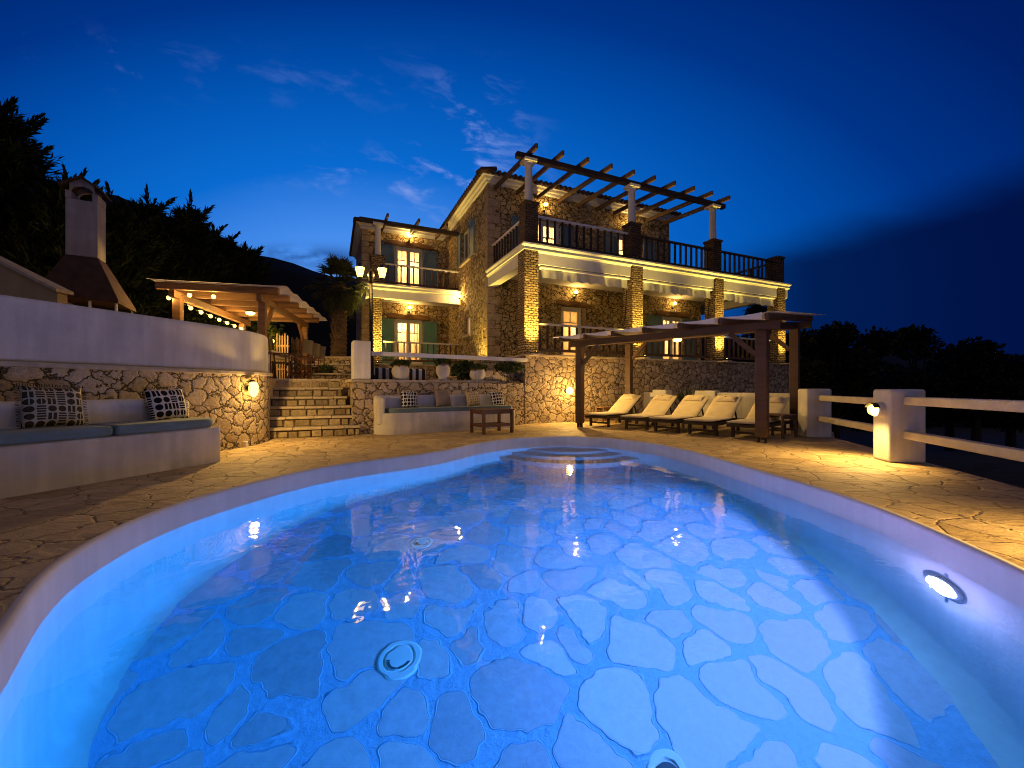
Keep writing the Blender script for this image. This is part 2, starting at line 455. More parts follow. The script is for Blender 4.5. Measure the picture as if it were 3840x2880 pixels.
# deck flagstones
def deck_mat():
    m, n, out = new_mat('deck_flagstone')
    tc = n('ShaderNodeTexCoord').outputs['Object']
    ns = n('ShaderNodeTexNoise', {'Vector': tc, 'Scale': 2.2, 'Detail': 4, 'Roughness': .6})
    off = n.vm('SCALE', n.vm('SUBTRACT', ns.outputs['Color'], (.5, .5, .5)), .42)
    co = n.vm('ADD', tc, off)
    ve = n('ShaderNodeTexVoronoi', {'Vector': co, 'Scale': 2.9, 'Randomness': 1.0}, voronoi_dimensions='2D', feature='DISTANCE_TO_EDGE')
    v1 = n('ShaderNodeTexVoronoi', {'Vector': co, 'Scale': 2.9, 'Randomness': 1.0}, voronoi_dimensions='2D', feature='F1')
    sep = n('ShaderNodeSeparateColor', {0: v1.outputs['Color']})
    cell = n.ramp(sep.outputs[0], [(0, (.38, .28, .14)), (.5, (.54, .41, .23)), (1, (.45, .34, .19))])
    fine = n('ShaderNodeTexNoise', {'Vector': n('ShaderNodeMapping', {'Vector': tc, 'Scale': (1.0, 1.9, 1.0), 'Rotation': (0, 0, .5)}), 'Scale': 4.2, 'Detail': 9, 'Roughness': .66, 'Distortion': 1.1})
    f = n.mr(fine.outputs[0], .28, .72, .62, 1.22, False)
    cell = n.mix(1.0, cell, n('ShaderNodeCombineColor', {0: f, 1: f, 2: f}).outputs[0], 'MULTIPLY')
    mask = n.m('MAXIMUM', n.mr(ve.outputs['Distance'], .004, .028), n.mr(n('ShaderNodeTexNoise', {'Vector': tc, 'Scale': 3.1, 'Detail': 3}).outputs[0], .5, .62))
    colr = n.mix(mask, C(.22, .15, .08), cell)
    h = n.m('ADD', n.m('MULTIPLY', n.mr(ve.outputs['Distance'], .0, .06), .42), n.m('ADD', n.m('MULTIPLY', fine.outputs[0], .9), n.m('MULTIPLY', sep.outputs[1], n.m('MULTIPLY', mask, .3))))
    bp = n('ShaderNodeBump', {'Height': h, 'Strength': 1.0, 'Distance': .035})
    b = n('ShaderNodeBsdfPrincipled', {'Base Color': colr, 'Roughness': .7, 'Normal': bp, 'Specular IOR Level': .3})
    n.L.new(b.outputs[0], out.inputs[0])
    return m
M['deck'] = deck_mat()

def pool_floor_mat():
    m, n, out = new_mat('pool_crazy_paving')
    tc = n('ShaderNodeTexCoord').outputs['Object']
    ns = n('ShaderNodeTexNoise', {'Vector': tc, 'Scale': 1.6, 'Detail': 3})
    off = n.vm('SCALE', n.vm('SUBTRACT', ns.outputs['Color'], (.5, .5, .5)), .55)
    co = n.vm('ADD', tc, off)
    S = 2.5
    va = n('ShaderNodeTexVoronoi', {'Vector': co, 'Scale': S, 'Randomness': 1.0}, voronoi_dimensions='2D', feature='F1')
    vb = n('ShaderNodeTexVoronoi', {'Vector': co, 'Scale': S, 'Randomness': 1.0}, voronoi_dimensions='2D', feature='F2')
    e = n.m('SUBTRACT', vb.outputs['Distance'], va.outputs['Distance'])
    rag = n('ShaderNodeTexNoise', {'Vector': tc, 'Scale': 9, 'Detail': 4})
    e = n.m('ADD', e, n.m('MULTIPLY', n.m('SUBTRACT', rag.outputs[0], .5), .05))
    vs = n('ShaderNodeTexVoronoi', {'Vector': co, 'Scale': S, 'Randomness': 1.0, 'Smoothness': 1.0}, voronoi_dimensions='2D', feature='SMOOTH_F1')
    qd = n.m('SUBTRACT', va.outputs['Distance'], vs.outputs['Distance'])
    qd = n.m('ADD', qd, n.m('MULTIPLY', n.m('SUBTRACT', rag.outputs[0], .5), .009))
    e = n.m('SUBTRACT', .22, qd)
    mask = n.mr(e, .128, .140)
    sep = n('ShaderNodeSeparateColor', {0: va.outputs['Color']})
    cell = n.ramp(sep.outputs[0], [(0, (.40, .38, .44)), (.35, (.56, .50, .57)), (.7, (.62, .55, .60)), (1, (.47, .46, .53))])
    fine = n('ShaderNodeTexNoise', {'Vector': tc, 'Scale': 14, 'Detail': 7, 'Roughness': .7})
    f = n.mr(fine.outputs[0], .3, .7, .84, 1.1, False)
    cell = n.mix(1.0, cell, n('ShaderNodeCombineColor', {0: f, 1: f, 2: f}).outputs[0], 'MULTIPLY')
    grout = n.mix(1.0, C(.32, .52, .73), n('ShaderNodeCombineColor', {0: f, 1: f, 2: f}).outputs[0], 'MULTIPLY')
    colr = n.mix(mask, grout, cell)
    h = n.m('ADD', n.m('MULTIPLY', n.mr(e, .115, .145), .35), n.m('MULTIPLY', fine.outputs[0], n.m('SUBTRACT', .55, n.m('MULTIPLY', mask, .45))))
    bp = n('ShaderNodeBump', {'Height': h, 'Strength': 1.0, 'Distance': .03})
    b = n('ShaderNodeBsdfPrincipled', {'Base Color': colr, 'Roughness': .8, 'Normal': bp, 'Specular IOR Level': .0})
    n.L.new(b.outputs[0], out.inputs[0])
    return m
M['pool_floor'] = pool_floor_mat()

def water_mat():
    m, n, out = new_mat('pool_water')
    tc = n('ShaderNodeTexCoord').outputs['Object']
    a = n('ShaderNodeTexNoise', {'Vector': tc, 'Scale': 2.3, 'Detail': 2, 'Distortion': .6})
    b_ = n('ShaderNodeTexNoise', {'Vector': tc, 'Scale': 8.0, 'Detail': 2})
    h = n.m('ADD', a.outputs[0], n.m('MULTIPLY', b_.outputs[0], .18))
    bp = n('ShaderNodeBump', {'Height': h, 'Strength': 1.0, 'Distance': .006})
    g = n('ShaderNodeBsdfGlass', {'Color': C(.97, .99, 1), 'Roughness': 0.0, 'IOR': 1.333, 'Normal': bp})
    gl = n('ShaderNodeBsdfGlossy', {'Color': C(1, 1, 1), 'Roughness': 0.0, 'Normal': bp})
    fr = n('ShaderNodeFresnel', {'IOR': 1.45, 'Normal': bp})
    mx = n('ShaderNodeMixShader', {0: n.m('MULTIPLY', fr, .2), 1: g.outputs[0], 2: gl.outputs[0]})
    n.L.new(mx.outputs[0], out.inputs[0])
    ab = n('ShaderNodeVolumeAbsorption', {'Color': C(.05, .89, 1.0), 'Density': .54})
    n.L.new(ab.outputs[0], out.inputs[1])
    return m
M['water'] = water_mat()

# ------------------------------------------------------------------ camera
cam = bpy.data.cameras.new('camera'); camo = bpy.data.objects.new('camera', cam); COL.objects.link(camo)
cam.sensor_width = 36; cam.sensor_fit = 'HORIZONTAL'; cam.lens = 36*F/3840
cam.shift_y = (HY-1440)/3840
cam.clip_start = .02; cam.clip_end = 2000
camo.location = (0, 0, CAMZ); camo.rotation_euler = (R(90), 0, 0)
sc.camera = camo

# ------------------------------------------------------------------ world: dusk sky
def make_world():
    w = bpy.data.worlds.new('World'); sc.world = w; w.use_nodes = True
    t = w.node_tree; t.nodes.clear(); n = N(t)
    out = n('ShaderNodeOutputWorld'); bg = n('ShaderNodeBackground')
    d = n('ShaderNodeTexCoord').outputs['Generated']
    s = n('ShaderNodeSeparateXYZ', {0: d}); X, Y, Z = s.outputs
    Yc = n.m('MAXIMUM', Y, .04)
    px = n.m('DIVIDE', X, Yc); pz = n.m('DIVIDE', Z, Yc)
    dx = n.m('MULTIPLY', n.m('ADD', px, .40), .49); dz = n.m('SUBTRACT', pz, .22)
    dist = n.m('SQRT', n.m('ADD', n.m('MULTIPLY', dx, dx), n.m('MULTIPLY', dz, dz)))
    base = n.ramp(n.m('MULTIPLY', dist, .6), [(0, (.13, .36, .95)), (.085, (.065, .275, .86)), (.19, (.003, .145, .63)), (.34, (.0, .075, .40)), (.44, (.0, .034, .245)), (.60, (0, .014, .135)), (1, (0, .004, .05))])
    # dark cloud bank low on the right
    bn = n('ShaderNodeTexNoise', {'Vector': n('ShaderNodeCombineXYZ', {0: n.m('MULTIPLY', px, 1.5), 1: n.m('MULTIPLY', pz, 5.0), 2: 0.0}), 'Scale': 1.3, 'Detail': 5})
    pl = n.m('SUBTRACT', n.m('SUBTRACT', pz, n.m('MULTIPLY', px, .27)), .19)
    pl = n.m('ADD', pl, n.m('MULTIPLY', n.m('SUBTRACT', bn.outputs[0], .5), .10))
    bank = n.m('MULTIPLY', n.mr(pl, .05, -.09), n.mr(px, .25, .75))
    base = n.mix(n.m('MULTIPLY', bank, .86), base, C(.0003, .0025, .036))
    # thin wispy clouds
    cv = n('ShaderNodeCombineXYZ', {0: n.m('ADD', px, n.m('MULTIPLY', pz, .45)), 1: n.m('MULTIPLY', n.m('SUBTRACT', pz, n.m('MULTIPLY', px, -.12)), 2.0), 2: .3})
    cn = n('ShaderNodeTexNoise', {'Vector': cv, 'Scale': 8.5, 'Detail': 9, 'Roughness': .6, 'Distortion': .35})
    cm = n.mr(cn.outputs[0], .50, .78)
    def blob(cx, cz, rx, rz, a):
        ex = n.m('DIVIDE', n.m('SUBTRACT', px, cx), rx); ez = n.m('DIVIDE', n.m('SUBTRACT', pz, cz), rz)
        q = n.m('ADD', n.m('MULTIPLY', ex, ex), n.m('MULTIPLY', ez, ez))
        return n.m('MULTIPLY', n.m('POWER', 2.718, n.m('MULTIPLY', q, -1.0)), a)
    tot = blob(-.105, .63, .11, .10, 1.0)
    for b in [(-.24, .52, .22, .05, .75), (-.95, .80, .2, .05, .16), (-.55, .74, .3, .05, .10), (-.32, .76, .25, .06, .05), (-1.22, .88, .10, .025, .4), (-.12, .43, .2, .07, .5)]:
        tot = n.m('ADD', tot, blob(*b))
    cl = n.m('MULTIPLY', cm, n.m('MULTIPLY', tot, 1.35), clamp=True)
    base = n.mix(cl, base, C(.22, .34, .80))
    # small dark clouds above the left hill
    dn = n('ShaderNodeTexNoise', {'Vector': n('ShaderNodeCombineXYZ', {0: px, 1: n.m('MULTIPLY', pz, 2.2), 2: 2.0}), 'Scale': 9.0, 'Detail': 5})
    dk = n.m('ADD', blob(-.545, .325, .09, .022, 1.0), blob(-.425, .31, .07, .03, 1.0))
    dk = n.m('MULTIPLY', dk, n.mr(dn.outputs[0], .28, .5), clamp=True)
    base = n.mix(n.m('MULTIPLY', dk, .8), base, C(.012, .07, .28))
    # behind the viewer: last lavender afterglow
    rear = n.mr(Y, .12, -.5)
    base = n.mix(rear, base, C(.115, .098, .15))
    gr = n.mr(Z, .0, -.06)
    base = n.mix(gr, base, C(.002, .003, .006))
    n.set(bg, 'Color', base); n.set(bg, 'Strength', 1.0)
    n.L.new(bg.outputs[0], out.inputs[0])
make_world()

# ------------------------------------------------------------------ pool outline
raw = [(-1.949,1.559),(-2.175,1.807),(-2.393,2.067),(-2.587,2.349),(-2.694,2.586),(-2.80,2.92),(-2.86,3.2),(-2.873,3.547),(-2.82,3.928),(-2.678,4.452),
       (-2.58,4.741),(-2.40,5.15),(-2.104,5.505),(-1.433,6.095),(-.961,6.707),(-.637,7.40),(.032,8.12),(1.033,8.486),(1.957,8.17),(2.602,7.28),(2.85,6.4),
       (2.92,5.71),(2.98,4.815),(3.045,4.315),(3.06,3.949),(3.06,3.64),(3.026,3.325),(2.99,3.084),(2.94,2.85),(2.88,2.62),(2.84,2.434),(2.77,2.229),
       (2.55,1.6),(2.1,.75),(1.3,-.05),(.3,-.45),(-.6,-.3),(-1.3,.4),(-1.65,1.0)]
def smooth_loop(pts, m=160, it=3):
    p = np.array(pts, float)
    q = np.vstack([p, p[:1]])
    d = np.r_[0, np.cumsum(np.linalg.norm(np.diff(q, axis=0), axis=1))]
    tt = np.linspace(0, d[-1], m, endpoint=False)
    r = np.c_[np.interp(tt, d, q[:, 0]), np.interp(tt, d, q[:, 1])]
    for _ in range(it):
        r = .5*r + .25*(np.roll(r, 1, 0)+np.roll(r, -1, 0))
    return r
OUT = smooth_loop(raw)          # clockwise seen from above?
_a = np.sum(OUT[:,0]*np.roll(OUT[:,1],-1)-np.roll(OUT[:,0],-1)*OUT[:,1])
if _a < 0: OUT = OUT[::-1]      # counter-clockwise
def normals2(loop):
    t = np.roll(loop, -1, 0)-np.roll(loop, 1, 0)
    t /= np.linalg.norm(t, axis=1)[:, None]
    return np.c_[t[:, 1], -t[:, 0]]     # outward for CCW
NRM = normals2(OUT)
ZW = -.2
def floor_z(y): return ZW - min(1.75, max(.93, 1.95-.17*y))

import bmesh
def fill_between(outer, inner, z, name, mat, kind):
    bm = bmesh.new()
    def loop(pts):
        vs = [bm.verts.new((x, y, z)) for x, y in pts]
        return [bm.edges.new((vs[i], vs[(i+1) % len(vs)])) for i in range(len(vs))]
    es = loop(outer)
    if inner is not None: es += loop(inner)
    bmesh.ops.triangle_fill(bm, use_beauty=True, edges=es, normal=(0, 0, 1))
    for f in bm.faces:
        if f.normal.z < 0: f.normal_flip()
    me = bpy.data.meshes.new(name); bm.to_mesh(me); bm.free()
    me.materials.append(mat)
    o = bpy.data.objects.new(name, me); COL.objects.link(o)
    o['kind'] = kind
    return o

# fence line (right edge of the deck)
FD = np.array((.314, .949)); FP = np.array((5.46, 5.33))
def fl(t, off=0.0): return tuple(FP + FD*t + np.array((FD[1], -FD[0]))*off)
# deck
deck_poly = [fl(-10, .05), fl(3.05, .05), (7.3, 9.3), (7.6, 9.9), (4.6, 13.3), (.3, 11.45), (-3.2, 8.85), (-4.2, 10.0), (-5.6, 8.6), (-4.9, 7.8), (-4.75, 6.0), (-7.2, -1.5), (-7.5, -5)]
deck = fill_between(deck_poly, OUT + NRM*.05, 0.0, 'pool_deck', M['deck'], 'structure')
# deck side skirt on the right
mb = MB()
for t0, t1 in [(-10, 3.05)]:
    a, b = fl(t0, .05), fl(t1, .05)
    mb.add([(a[0],a[1],-2.2),(b[0],b[1],-2.2),(b[0],b[1],-.004),(a[0],a[1],-.004)], [(0,1,2,3)])
tag(mb.build('deck_edge', M['soil']), kind='structure')

# pool basin: rounded lip, dry rim, submerged wall, fillet, sloping floor
rings = []
for off, zf in [(.052, lambda y: .001), (.03, lambda y: .006), (.008, lambda y: -.004), (0, lambda y: -.03), (0, lambda y: ZW-.03)]:
    rings.append([(OUT[i,0]+NRM[i,0]*off, OUT[i,1]+NRM[i,1]*off, zf(OUT[i,1])) for i in range(len(OUT))])
NP = len(OUT)
for k in range(1, 6):
    rings.append([(OUT[i,0], OUT[i,1], ZW-.03 + (floor_z(OUT[i,1])+.16-ZW+.03)*k/5) for i in range(NP)])
for k in range(1, 6):
    th = math.pi/2*k/5; ins = .16*(1-math.cos(th)); up = .16*(1-math.sin(th))
    rings.append([(OUT[i,0]-NRM[i,0]*ins, OUT[i,1]-NRM[i,1]*ins, floor_z(OUT[i,1]-NRM[i,1]*ins)+up) for i in range(NP)])
mb = MB(); v = [q for r in rings for q in r]; f = []
for r in range(len(rings)-1):
    for i in range(NP):
        j = (i+1) % NP
        f.append((r*NP+i, (r+1)*NP+i, (r+1)*NP+j, r*NP+j))
mb.add(v, f)
M['pool_wall'] = plaster('pool_wall_render', (.66, .64, .62), .12)
pool = mb.build('pool_wall', M['pool_wall'], smooth=True); pool['kind'] = 'structure'
# floor
inner = [(p[0], p[1]) for p in rings[-1]]
fo = fill_between(inner, None, 0.0, 'pool_floor', M['pool_floor'], 'structure')
bm = bmesh.new(); bm.from_mesh(fo.data)
bmesh.ops.subdivide_edges(bm, edges=bm.edges[:], cuts=2, use_grid_fill=True)
for vv in bm.verts: vv.co.z = floor_z(vv.co.y)
bm.to_mesh(fo.data); bm.free()
# water sheet
wo = fill_between(OUT + NRM*.012, None, ZW, 'pool_water', M['water'], 'structure')
# entry steps at the far end
M['tread'] = rubble('pool_tread_stone', 3.0, [(0, (.34, .28, .27)), (.5, (.44, .36, .34)), (1, (.38, .32, .30))], (.25, .2, .2), .01, .04, 1, .02, .2, 2.0, True)
CS = (1.15, 8.85)
steps_t = thing('pool_steps', 'three curved steps under the water at the far end of the pool', 'pool steps', (CS[0], CS[1], -.8))
prevz = None
for k, (r, zt) in enumerate([(1.06, ZW-.13), (1.40, ZW-.36), (1.74, ZW-.60)]):
    mbw = MB(); mbt = MB()
    nseg = 48
    a0, a1 = R(180+2), R(360-2)
    arc = []
    for i in range(nseg+1):
        a = a0+(a1-a0)*i/nseg
        arc.append((CS[0]+r*math.cos(a), CS[1]+r*math.sin(a)))
    # clip to basin outline: keep points inside the loop
    def inside(p):
        c = False; j = NP-1
        for i in range(NP):
            xi, yi = OUT[i]; xj, yj = OUT[j]
            if (yi > p[1]) != (yj > p[1]) and p[0] < (xj-xi)*(p[1]-yi)/(yj-yi)+xi: c = not c
            j = i
        return c
    arc = [p for p in arc if inside(p)]
    pa = arc + [(CS[0]+r, CS[1]+.6), (CS[0]-r, CS[1]+.6)]
    # riser and tread rim (white), then the inset stone tread
    bot = zt-.5
    mbw.prism(arc + [OUTP for OUTP in [(arc[-1][0]+.02, arc[-1][1]+.05), (arc[0][0]-.02, arc[0][1]+.05)]], bot, zt-.012)
    rim = []
    for i, (x, y) in enumerate(arc):
        q = unit((x-CS[0], y-CS[1]))
        rim.append((x-q[0]*.055, y-q[1]*.055))
    mbt.add([(x, y, zt) for x, y in rim], [tuple(range(len(rim)))])
    # white nosing ring
    for i in range(len(arc)-1):
        mbw.add([(*arc[i], zt), (*arc[i+1], zt), (*rim[i+1], zt), (*rim[i], zt), (*arc[i], bot), (*arc[i+1], bot)], [(0,1,2,3), (4,5,1,0)])
    s_ = mbw.build('step', M['pool_wall'], steps_t, world=True)
    mbt.build('tread', M['tread'], s_, world=True)

# pool lamp on the right wall
lp = np.array((2.893, 2.75)); ln = unit((-.96, .18))
pl = thing('pool_lamp', 'round white underwater pool lamp shining from the right pool wall', 'pool lamp', (lp[0], lp[1], -.6), math.atan2(ln[1], ln[0]))
prof = [(.15, -.02), (.15, .012), (.125, .022)]
ring = MB().lathe([(.145, -.03), (.145, .003), (.138, .008), (.118, .010)], n=28).xf(Matrix.Rotation(R(90), 4, 'Y'))
ring.build('lamp_rim', M['white_plastic'], pl, smooth=True)
lens = MB().lathe([(.117, .008), (.112, .020), (.08, .032), (.04, .038), (.004, .040)], n=20).xf(Matrix.Rotation(R(90), 4, 'Y'))
lens.build('lens', M['glow_pool'], pl, smooth=True)
for zz in (.138, -.138):
    MB().obox((.014, 0, zz), (.012, .018, .03)).build('clip', M['white_plastic'], pl)
L = bpy.data.lights.new('bulb_light', 'POINT'); L.energy = 26; L.color = (.62, .45, 1.0); L.shadow_soft_size = .003; soft_near(L, .03)
lo = bpy.data.objects.new('bulb_light', L); COL.objects.link(lo); lo.parent = pl; lo.location = (.075, .0, 0)
L = bpy.data.lights.new('beam', 'SPOT'); L.energy = 2050; soft_near(L, 4.0); L.color = (.92, .385, 1.0); L.spot_size = R(150); L.spot_blend = .42; L.shadow_soft_size = .012
lo = bpy.data.objects.new('beam', L); COL.objects.link(lo); lo.parent = pl; lo.location = (.058, 0, .008); lo.rotation_euler = Vector((1, -.17, .05)).to_track_quat('-Z', 'Y').to_euler()

def drain(x, y, label, sc_=.78, cover='white_plastic'):
    z = floor_z(y)
    d = thing('pool_drain', label, 'drain', (x, y, z), 0, 'drain covers in the pool floor'); d.rotation_euler = (math.atan(.17), 0, 0); d.scale = (sc_, sc_, sc_)
    MB().lathe([(.20, -.02), (.20, .004), (.185, .012), (.15, .012), (.138, .003)], n=36).build('drain_ring', M['white_plastic'], d)
    MB().lathe([(.139, .0015), (.10, .0015)], n=36).build('drain_gap', M['dark_hole'], d)
    g = MB().lathe([(.126, .0), (.126, .010), (.118, .016), (.004, .018)], n=36).build('drain_cover', M[cover], d)
    for k in range(22):
        a = math.pi*(1.08+.84*k/21)
        if k == 11: continue
        MB().bar((.086*math.cos(a), .086*math.sin(a), .0185), (.116*math.cos(a), .116*math.sin(a), .0175), .0065, .004).build('slot', M['dark_hole'], g)
drain(-.81, 2.95, 'slotted white drain cover on the pool floor nearest the viewer')
drain(-.96, 4.35, 'drain cover on the pool floor halfway along the pool', .58)
drain(.87, 2.26, 'dark drain cover on the pool floor cut by the lower edge of the photo', .6, 'dark_hole')

# ------------------------------------------------------------------ ground, terrace, hill
g = MB(); g.add([(-400, -200, -2.2), (400, -200, -2.2), (400, 600, -2.2), (-400, 600, -2.2)], [(0, 1, 2, 3)])
tag(g.build('ground', M['soil']), kind='structure')
terr = [(-4.9, 7.85), (-5.35, 9.3), (-4.2, 9.85), (-3.85, 9.9), (-3.3, 9.1), (.2, 11.6), (3.0, 20.5), (-6, 30), (-30, 30), (-30, -4), (-7.1, -1), (-5.35, 4.8), (-4.95, 6.2), (-4.8, 7.2)]
mb = MB().prism(terr, -.5, 1.19)
tag(mb.build('upper_terrace', M['deck']), kind='structure')
# hill
nx, ny = 90, 14
ridge_px = [(-600, 560), (300, 700), (700, 830), (1000, 965), (1120, 1005), (1250, 1030), (1350, 1055), (2000, 1180), (2700, 1270), (3300, 1315), (3840, 1345), (5200, 1400)]
rx = np.array([p[0] for p in ridge_px]); ry = np.array([p[1] for p in ridge_px])
v = []; f = []
YR = 95.0
for j in range(ny):
    tY = j/(ny-1); Yj = 45+tY*90
    for i in range(nx):
        px = -900+i*(6400/(nx-1))
        X = YR*(px-HX)/F
        hz = 1+YR*(HY-np.interp(px, rx, ry))/F
        prof_ = math.exp(-((Yj-YR)/24.0)**2)
        z = -2.4 + (hz+2.4)*prof_ + .8*math.sin(X*.33+Yj*.2)*prof_*.6+.5*math.sin(X*1.1)*prof_*.5
        v.append((X, Yj, z))
for j in range(ny-1):
    for i in range(nx-1):
        a = j*nx+i; f.append((a, a+1, a+nx+1, a+nx))
tag(MB().add(v, f).build('hill', M['hillside'], smooth=True), kind='structure')

# ------------------------------------------------------------------ curved garden wall on the left
def strip_solid(front, back, z0, z1):
    """front/back polylines (same length) -> closed solid"""
    n = len(front); mb = MB()
    v = [(x, y, z0) for x, y in front] + [(x, y, z0) for x, y in back] + [(x, y, z1) for x, y in front] + [(x, y, z1) for x, y in back]
    f = []
    for i in range(n-1):
        f += [(i, i+1, 2*n+i+1, 2*n+i), (n+i+1, n+i, 3*n+i, 3*n+i+1), (2*n+i, 2*n+i+1, 3*n+i+1, 3*n+i), (i+1, i, n+i, n+i+1)]
    f += [(n, 0, 2*n, 3*n), (n-1, 2*n-1, 4*n-1, 3*n-1)]
    return mb.add(v, f)

def offset_poly(pts, d):
    p = np.array(pts, float); o = []
    for i in range(len(p)):
        t = unit(p[min(i+1, len(p)-1)]-p[max(i-1, 0)])
        o.append((p[i][0]-t[1]*d, p[i][1]+t[0]*d))
    return o
def resample(pts, step=.15, it=4):
    p = np.array(pts, float)
    d = np.r_[0, np.cumsum(np.linalg.norm(np.diff(p, axis=0), axis=1))]
    tt = np.linspace(0, d[-1], max(3, int(d[-1]/step)))
    r = np.c_[np.interp(tt, d, p[:, 0]), np.interp(tt, d, p[:, 1])]
    for _ in range(it):
        r[1:-1] = .5*r[1:-1]+.25*(r[:-2]+r[2:])
    return [tuple(q) for q in r]
BD = np.array((.328, .945)); W0 = np.array((-5.46, 3.98))
wl = [tuple(W0+BD*t) for t in (-6, -4, -2, 0, 1, 2.2)] + [(-4.56, 6.62), (-4.50, 7.05), (-4.50, 7.45), (-4.56, 7.75), (-4.72, 7.98)]
wl = resample(wl, .18, 3)
gw = thing('garden_wall', 'curved wall with rubble stone base and white plaster parapet on the left', 'wall', (-4.6, 7.0, 0))
strip_solid(wl, offset_poly(wl, .55), -.1, 1.225).build('stone_base', M['stone_near'], gw, world=True)
strip_solid(offset_poly(wl, -.05), offset_poly(wl, .5), 1.225, 1.285).build('ledge', M['ledge'], gw, world=True, bevel=.012)
strip_solid(offset_poly(wl, .03), offset_poly(wl, .42), 1.285, 1.99).build('parapet', M['white'], gw, world=True, bevel=.05, seg=3)

# small white box at the wall foot
sb = MB().box(-.04, .04, -.03, .03, 0, .10).build('floor_box', M['white_plastic'], None, bevel=.006)
sb.location = (-4.52, 6.93, 0); tag(sb, 'small white box on the ground at the foot of the garden wall', 'box')

# left built-in bench
def bench_block(name, label, pts, depth, back_t, zs, zb, parent_loc, endcap=True):
    t = thing(name, label, 'bench', parent_loc)
    strip_solid(pts, offset_poly(pts, depth-back_t), -.05, zs).build('seat_base', M['white2'], t, world=True, bevel=.04, seg=3)
    strip_solid(offset_poly(pts, depth-back_t), offset_poly(pts, depth), -.05, zb).build('backrest', M['white2'], t, world=True, bevel=.09, seg=4)
    return t
B0 = np.array((-4.61, 3.69))
bl = [tuple(B0+BD*t) for t in np.linspace(-5.5, 2.0, 40)]
bl = [(x, y) for x, y in bl]
lb = bench_block('built_in_bench', 'long white plastered bench below the garden wall at left', bl, .88, .30, .475, .86, (-4.2, 5.0, 0))

def cushion(pts, depth, z0, th, name, label, mat, group=None, rnd=.045):
    mb = strip_solid(pts, offset_poly(pts, depth), z0, z0+th)
    o = mb.build(name, mat, None, bevel=rnd, seg=4)
    tag(o, label, 'seat cushion', group)
    return o
cp = [tuple(B0 + np.array((.02, -.01)) + BD*t) for t in np.linspace(-3.4, .82, 22)]
cushion(cp, .60, .477, .115, 'seat_cushion', 'grey blue seat pad on the left bench, cut off by the photo edge', M['cush_blue'], 'long seat pads')
# far pad with rounded outer end
cp2 = [tuple(B0 + np.array((.02, -.01)) + BD*t) for t in np.linspace(.84, 1.72, 10)]
endarc = []
for k in range(1, 9):
    a = math.pi/2*k/8
    q = B0 + np.array((.02, -.01)) + BD*(1.72+.30*math.sin(a)) + np.array((-BD[1], BD[0]))*(.30*(1-math.cos(a)))
    endarc.append(tuple(q))
polyc = cp2 + endarc + [tuple(np.array(endarc[-1]) + np.array((-BD[1], BD[0]))*.29)] + [tuple(np.array(cp2[0]) + np.array((-BD[1], BD[0]))*.58)]
o = MB().prism(polyc, .477, .592).build('seat_cushion', M['cush_blue'], None, bevel=.04, seg=4)
tag(o, 'grey blue seat pad with rounded end on the left bench', 'seat cushion', 'long seat pads')

def pillow_mesh(w, h, t, n=14, corner=.0):
    v = []; f = []
    for side in (1, -1):
        for j in range(n+1):
            for i in range(n+1):
                a = 2*i/n-1; b = 2*j/n-1
                e = (1-abs(a)**2.6)*(1-abs(b)**2.6)
                bul = t/2*max(e, 0)**.55
                pin = 1-.085*(1-abs(b)**2)*(abs(a)**3)
                pin2 = 1-.085*(1-abs(a)**2)*(abs(b)**3)
                sag = -.03*h*(1-b)*(1-abs(a))
                v.append((a*w/2*pin, side*bul+.006*math.sin(5*a+3*b), b*h/2*pin2))
    m = (n+1)*(n+1)
    for s in range(2):
        for j in range(n):
            for i in range(n):
                a = s*m+j*(n+1)+i
                q = (a, a+1, a+n+2, a+n+1)
                f.append(q[::-1] if s == 0 else q)
    return MB().add(v, f)
def pillow(x, y, z, w, h, ang, lean, roll, mat, label, fringe=None):
    o = pillow_mesh(w, h, .16).build('throw_pillow', mat, None, smooth=True)
    bm = bmesh.new(); bm.from_mesh(o.data); bmesh.ops.remove_doubles(bm, verts=bm.verts[:], dist=.0005); bmesh.ops.recalc_face_normals(bm, faces=bm.faces[:]); bm.to_mesh(o.data); bm.free()
    for p in o.data.polygons: p.use_smooth = True
    o.matrix_world = Matrix.Translation((x, y, z+h/2)) @ Matrix.Rotation(ang, 4, 'Z') @ Matrix.Rotation(lean, 4, 'X') @ Matrix.Rotation(roll, 4, 'Y')
    tag(o, label, 'pillow', 'throw pillows on the benches')
    if fringe:
        fm = MB()
        for i in range(26):
            a = -1+2*i/25
            for sgn in (1, -1):
                fm.bar((a*w/2, 0, sgn*h/2*.97), (a*w/2+.01*random.uniform(-1, 1), 0, sgn*(h/2+.022)), .006, .004)
                fm.bar((sgn*w/2*.97, 0, a*h/2), (sgn*(w/2+.022), 0, a*h/2+.01*random.uniform(-1, 1)), .006, .004)
        c = fm.build('fringe', fringe, o)
    return o
angB = math.atan2(BD[1], BD[0])     # bench direction
bp = lambda t, off: B0 + BD*t + np.array((-BD[1], BD[0]))*off
q = bp(1.62, .47); pillow(q[0], q[1], .575, .46, .43, angB, R(-14), R(-3), M['black_pat'], 'black and white printed pillow near the rounded end of the left bench', M['leaf_olive'])
q = bp(.53, .45); pillow(q[0], q[1], .575, .50, .45, angB, R(-16), R(3), M['black_pat2'], 'dim brownish printed pillow on the left bench towards the photo edge', M['leaf_olive'])

